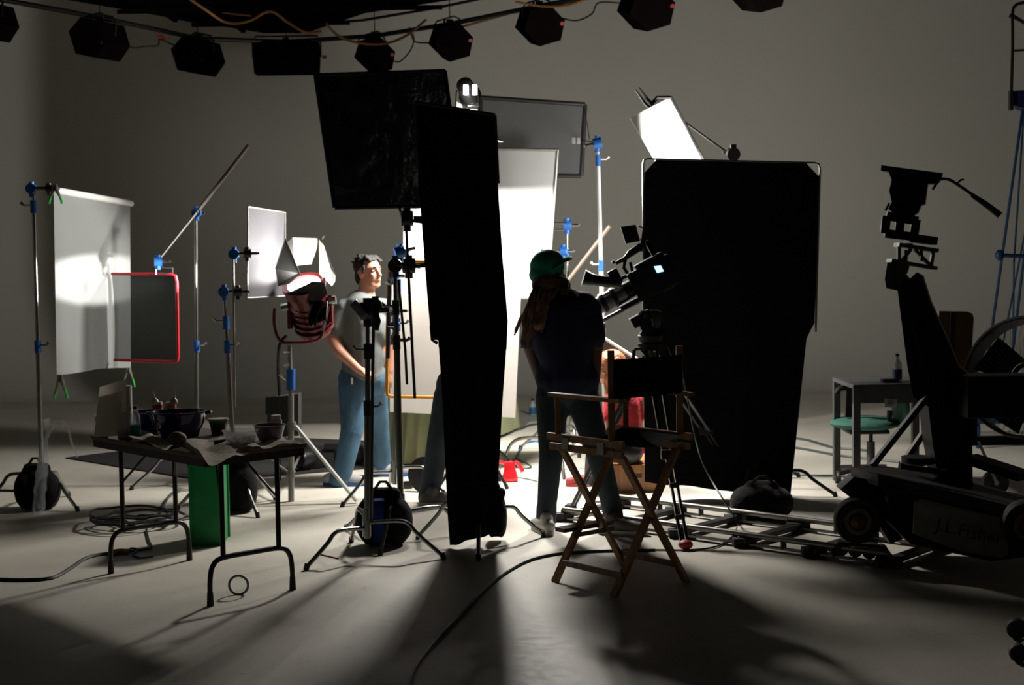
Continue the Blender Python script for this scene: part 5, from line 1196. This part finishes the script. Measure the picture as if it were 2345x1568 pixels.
# head mount
MB().prism([qd(2032, 602), qd(2054, 596), qd(2082, 604), qd(2078, 620), qd(2056, 665), qd(2030, 660), qd(2026, 640)], (.04, .12, 0)).build('nose_block', mat('nose_block_m', (.05, .045, .035), .5, .3), t, False)
MB().bar(qd(2036, 596, .05), qd(2140, 614, .05), .12, .02).build('lower_plate', HM, t)
for xa, ya, xb, yb in ((2062, 600, 2086, 570), (2130, 608, 2095, 572), (2132, 608, 2137, 572), (2058, 600, 2058, 566)):
    MB().bar(qd(xa, ya, .02), qd(xb, yb, .02), .03, .018).build('scissor_link', HM, t)
for x in (2075, 2110): MB().cyl(qd(x, 572, .0), qd(x, 598, .0), .009, n=8).build('levelling_screw', DARKM, t)
MB().bar(qd(2053, 560, .05), qd(2143, 574, .05), .12, .022).build('upper_plate', HM, t)
MB().box(qd(2110, 548, .05), (.155, .12, .045), Matrix.Rotation(math.radians(8), 3, 'Y')).build('mount_block', DOL, t)
for a_, b_ in (((2030, 494), (2026, 534)), ((2098, 502), (2092, 542)), ((2030, 494), (2102, 506)), ((2026, 534), (2092, 542)), ((2062, 500), (2058, 540))):
    MB().bar(qd(*a_, .02), qd(*b_, .02), .05, .018, up=V((0, 1, 0))).build('riser_frame', DOL, t)
hp_ = [(2018, 378), (2158, 396), (2156, 408), (2146, 420), (2124, 420), (2118, 466), (2108, 470), (2102, 486), (2090, 494), (2048, 490), (2034, 478), (2042, 462), (2036, 436), (2042, 412), (2034, 392), (2018, 388)]
th_ = thing('fluid_head', qd(2070, 490), 'black tilt head with pan handle on top of the dolly boom', 'tripod head')
MB().prism([qd(x, y, -.02) for x, y in hp_[2:]], (.045, .14, 0)).build('head_body', DOL, th_, False)
MB().prism([qd(2018, 378, -.01), qd(2158, 396, -.01), qd(2155, 408, -.01), qd(2017, 390, -.01)], (.04, .12, 0)).build('top_plate', DOL, th_, False)
MB().cyl(qd(2078, 438, -.06), qd(2078, 438, .16), .085, n=24).build('tilt_drum', DOL, th_)
MB().tube(smoothpath([qd(2150, 410, -.03), qd(2172, 411, -.05), qd(2195, 424, -.06), qd(2240, 455, -.10)], 5), .009).build('pan_handle', BLK, th_)
MB().tube([qd(2225, 446, -.09), qd(2255, 466, -.11), qd(2290, 493, -.14)], [.013, .018, .020], 10).build('handle_grip', BLKRUB, th_)
MB().tube([qd(2192, 420, -.06), qd(2200, 412, -.06), qd(2207, 411, -.06)], .006).build('lever', BLK, th_); MB().tube([qd(2145, 420, -.03), qd(2136, 434, -.03)], .007).build('lever', BLK, th_); MB().tube([qd(2036, 465, -.03), qd(2027, 482, -.03)], .008).build('lever', BLK, th_)

# ------------------------------------------------------------------ things behind the dolly
c0 = G(1962, 1130); yq = c0.y
GM = mat('grey_table_metal', (.075, .08, .08), .5, .2, .15, 6)
def qg(x, y, dy=0.): return P(x, y, yq+dy)
t = thing('work_table', V((qg(2060, 1000).x, yq+.3, 0)), 'grey metal work table with white label behind the dolly', 'table')
zt = qg(1962, 885).z
xL, xR = qg(1953, 900).x, qg(2160, 900).x
MB().box(((xL+xR)/2, yq+.32, zt), (xR-xL, .66, .03)).build('tabletop', GM, t); 
MB().box(((xL+xR)/2, yq+.0, zt-.06), (xR-xL, .025, .12)).build('front_apron', GM, t)
for x in (xL+.025, xR-.025):
    for dy in (.0, .62): MB().box((x, yq+dy, zt/2-.008), (.05, .05, zt-.02)).build('leg', GM, t)
MB().prism([qg(2026, 912, -.015), qg(2054, 914, -.015), qg(2054, 934, -.015), qg(2026, 932, -.015)], (0, .003, 0)).build('label_plate', mat('paper_label', (.42, .41, .38), .6), t, False)
for k in range(3): MB().bar(qg(2034, 917+4*k, -.018), qg(2046, 918+4*k, -.018), .002, .003).build('label_line', DARKM, t)
c = V((qg(2072, 885).x, yq+.2, zt+.015)); t = thing('spray_bottle', c, 'small dark-labelled bottle on the grey work table', 'bottle')
MB().lathe([(.03, 0), (.033, .01), (.033, .13), (.012, .17), (.012, .19)], c).build('bottle_body', mat('bottle_plastic', (.5, .55, .58), .2, alpha=.6), t); MB().lathe([(.0335, .02), (.0345, .02), (.0345, .09), (.0335, .09)], c, closed=True).build('label_band', mat('navy_cap', (.01, .015, .08), .4), t); MB().cyl(c+V((0, 0, .185)), c+V((0, 0, .205)), .014).build('cap', BLK, t)
c = V((qg(2050, 885).x, yq+.15, zt+.017)); o = MB().box(c+V((0, 0, .012)), (.12, .08, .024), bev=.005).build('tape_block', BLK); tag(o, 'flat black block beside the bottle on the work table', 'box')
# office chair
ch = G(1995, 1120)+V((0, .35, 0)); SEATG = mat('green_upholstery', (.035, .13, .095), .85, 0, .15, 20)
def qo(x, y, dy=0.): return P(x, y, ch.y+dy)
t = thing('office_chair', V((ch.x, ch.y, 0)), 'swivel chair with green seat and black arms beside the work table', 'chair')
sc = qo(1985, 968, .05); sc.x = qo(1985, 968).x
MB().ell(sc, (.27, .25, .055), None, 3).build('seat', SEATG, t); MB().box(sc-V((0, 0, .055)), (.3, .3, .03), bev=.01).build('seat_pan', BLK, t)
cx0 = V((qo(1998, 1000).x, ch.y+.05, 0)); zs2 = sc.z-.06
MB().cyl(cx0+V((0, 0, .10)), cx0+V((0, 0, .30)), .032, n=12).build('gas_sleeve', GM, t); MB().cyl(cx0+V((0, 0, .25)), cx0+V((0, 0, zs2)), .016, n=10).build('gas_lift', BLK, t)
for k in range(5):
    a = math.radians(200+72*k); e = cx0+V((math.cos(a), math.sin(a), 0))*.29
    l = MB().bar(cx0+V((0, 0, .11)), e+V((0, 0, .075)), .045, .03).build('star_leg', BLK, t)
    MB().cyl(e+V((-.02, 0, .028)), e+V((.02, 0, .028)), .028, n=14).build('caster', BLKRUB, l); MB().cyl(e+V((0, 0, .05)), e+V((0, 0, .08)), .008).build('caster_stem', CHR, l)
MB().tube(smoothpath([qo(1915, 900, -.05), qo(1925, 889, -.05), qo(1962, 888, .0), qo(1975, 892, .1)], 4), .02).build('armrest', BLKRUB, t)
MB().bar(qo(1946, 892, -.02), qo(1944, 955, -.02), .03, .055).build('arm_post', BLK, t)
MB().ell(qo(2062, 930, .0), (.045, .2, .17), None, 3).build('backrest', SEATG, t); MB().bar(qo(2038, 940, -.1), qo(2035, 980, -.1), .05, .03).build('back_post', BLK, t)
# brown board
yb = 10.6
o_ = thing('wooden_board', V((P(2190, 860, yb).x, yb, 0)), 'upright brown board with a dark vertical strip and rounded top corner', 'board')
zb = 0.0
pts = [P(2150, 712, yb), P(2215, 713, yb), P(2227, 718, yb), P(2230, 728, yb), P(2222, 870, yb)]; pts += [V((pts[-1].x-.03, yb, 0)), V((pts[0].x, yb, 0))]
MB().prism(pts, (0, .03, 0)).build('panel', woodmat('brown_board', (.11, .05, .02), (.15, .075, .03)), o_, False)
MB().prism([P(2177, 714, yb-.01), P(2188, 714, yb-.01), P(2184, 870, yb-.01), P(2174, 870, yb-.01)], (0, .01, 0)).build('strip', BLK, o_, False)
# big fan on wheels
yf = 10.2
def qf(x, y, dy=0.): return P(x, y, yf+dy)
t = thing('drum_fan', V((qf(2360, 900).x, yf, 0)), 'big black drum fan with wire guard on wheels, right edge', 'fan')
fc = qf(2362, 868); fr_ = .43; fax = V((-.55, -.8, .18)).normalized()
MB().lathe([(fr_, -.14), (fr_+.012, -.15), (fr_+.012, .15), (fr_, .14)], fc, fax, 48, closed=True).build('drum', DOL, t)
x, y, d = frame_of(fax)
MB().tube([fc+d*.15+(x*math.cos(a)+y*math.sin(a))*fr_ for a in [2*PI*k/48 for k in range(48)]], .013, 6, closed=True).build('front_rim', DARKM, t)
for r_ in (.10,): MB().tube([fc+d*.16+(x*math.cos(a)+y*math.sin(a))*r_ for a in [2*PI*k/30 for k in range(30)]], .003, 4, closed=True).build('guard_ring', STEEL, t)
for k in range(56):
    a = 2*PI*k/56; u = x*math.cos(a)+y*math.sin(a); u2 = x*math.cos(a+.25)+y*math.sin(a+.25)
    MB().tube([fc+d*.165+u*.10, fc+d*.165+(u+u2).normalized()*.28, fc+d*.155+u2*fr_], .0018, 4).build('guard_wire', DARKM, t, False)
MB().lathe([(.0, -.06), (.09, -.05), (.09, .06), (.0, .09)], fc, fax, 20).build('motor', mat('motor_blue', (.01, .015, .06), .4), t)
for k in range(4):
    a = k*PI/2+.5; u = x*math.cos(a)+y*math.sin(a); vv = d.cross(u)
    MB().grid(lambda p, q, u=u, vv=vv: fc+u*lerp(.08, .38, p)+vv*lerp(-.09, .09, q)*(1+p*.6)+d*lerp(-.05, .05, q), 6, 4, .004).build('blade', DOL, t)
MB().bar(fc-V((.42, 0, .0)), fc-V((.42, 0, .42)), .05, .05).build('support', DOL, t); MB().bar(fc-V((.45, 0, .44)), fc+V((.3, 0, -.44)), .08, .06).build('frame_bar', DOL, t)
cw = qf(2280, 980, -.2); 
zc = cw.z
for dx in (0, .55):
    c2 = V((cw.x+dx, cw.y, .095)); 
    w_ = MB().lathe([(.02, -.02), (.09, -.025), (.095, 0), (.09, .025), (.02, .02)], c2, V((0, 1, 0)), 24).build('wheel', BLKRUB, t); MB().cyl(c2-V((0, .03, 0)), c2+V((0, .03, 0)), .018, n=10).build('hub', CHR, w_)
    MB().bar(c2+V((0, -.03, 0)), V((c2.x-.12, c2.y, fc.z-.42)), .02, .02).build('wheel_strut', STEEL, t)
# blue personnel lift
yl = 12.5
def ql(x, y, dy=0.): return P(x, y, yl+dy)
LB = mat('blue_lift_steel', (.008, .04, .10), .45, .2)
t = thing('personnel_lift', V((ql(2330, 900).x, yl, 0)), 'tall blue steel lift tower with a railed basket, right edge', 'lift')
def toG(p): return V((p[0], p[1], p[2]))
for i, (a_, b_) in enumerate((((2342, 250), (2240, 980)), ((2345, 252), (2322, 600)), ((2370, 420), (2262, 960)), ((2356, 500), (2300, 960)), ((2322, 600), (2318, 960)))):
    MB().cyl(ql(*a_, .1*i), ql(*b_, .1*i), .013 if i in (0, 3) else .009, n=8).build('mast_tube', LB, t)
MB().cyl(ql(2285, 584), ql(2380, 588), .018).build('cross_tube', LB, t); MB().ell(ql(2289, 584), (.04, .03, .05)).build('node', LB, t)
bx, by = ql(2240, 980), ql(2400, 980)
for p in (bx, V((bx.x+1.0, bx.y, bx.z)), V((bx.x, bx.y+.8, bx.z)), V((bx.x+1., bx.y+.8, bx.z))): MB().cyl(V((p.x, p.y, 0)), V((p.x, p.y, p.z+.02)), .02).build('outrigger', LB, t)
MB().bar(V((bx.x-.05, bx.y, .25)), V((bx.x+1.05, bx.y, .25)), .06, .06).build('base_bar', LB, t); MB().bar(V((bx.x-.05, bx.y+.8, .25)), V((bx.x+1.05, bx.y+.8, .25)), .06, .06).build('base_bar', LB, t)
MB().prism([ql(2316, 208), ql(2440, 200), ql(2440, 275), ql(2320, 240)], (.16, .4, 0)).build('basket_panel', mat('deep_blue_panel', (.004, .012, .07), .5), t, False)
MB().box(ql(2315, 230), (.03, .05, .17)).build('basket_post', DARKM, t)
MB().tube(smoothpath([ql(2316, 215), ql(2319, 100), ql(2319, 34), ql(2324, 14), ql(2345, 6), ql(2400, 4)], 5), .014).build('guard_rail', DARKM, t)
MB().cyl(ql(2319, 116), ql(2400, 112), .010).build('guard_rail', DARKM, t); MB().tube([ql(2312, 36), ql(2322, 38), ql(2350, 55)], [.02, .018, .014]).build('rail_hook', DARKM, t)
# casters in the bottom right corner
t = thing('caster_base', G(2352, 1520), 'black twin casters poking in at the bottom right corner', 'caster')
for (x, y, r_) in ((2328, 1437, 24), (2332, 1490, 22)):
    c = G(x, y+25); r0 = r_/FPX*c.y; c = c+V((0, 0, r0))
    for dx in (-.0,): MB().lathe([(.01, -.02), (r0*.9, -.022), (r0, -.01), (r0, .01), (r0*.9, .022), (.01, .02)], c, V((.3, 1, 0)), 20).build('wheel', BLKRUB, t)
    MB().bar(c+V((.02, 0, .02)), c+V((.10, .0, .07)), .04, .03).build('fork', DARKM, t)
MB().bar(G(2345, 1440)+V((.05, 0, .1)), G(2352, 1500)+V((.05, 0, .1)), .04, .04).build('leg', DARKM, t)
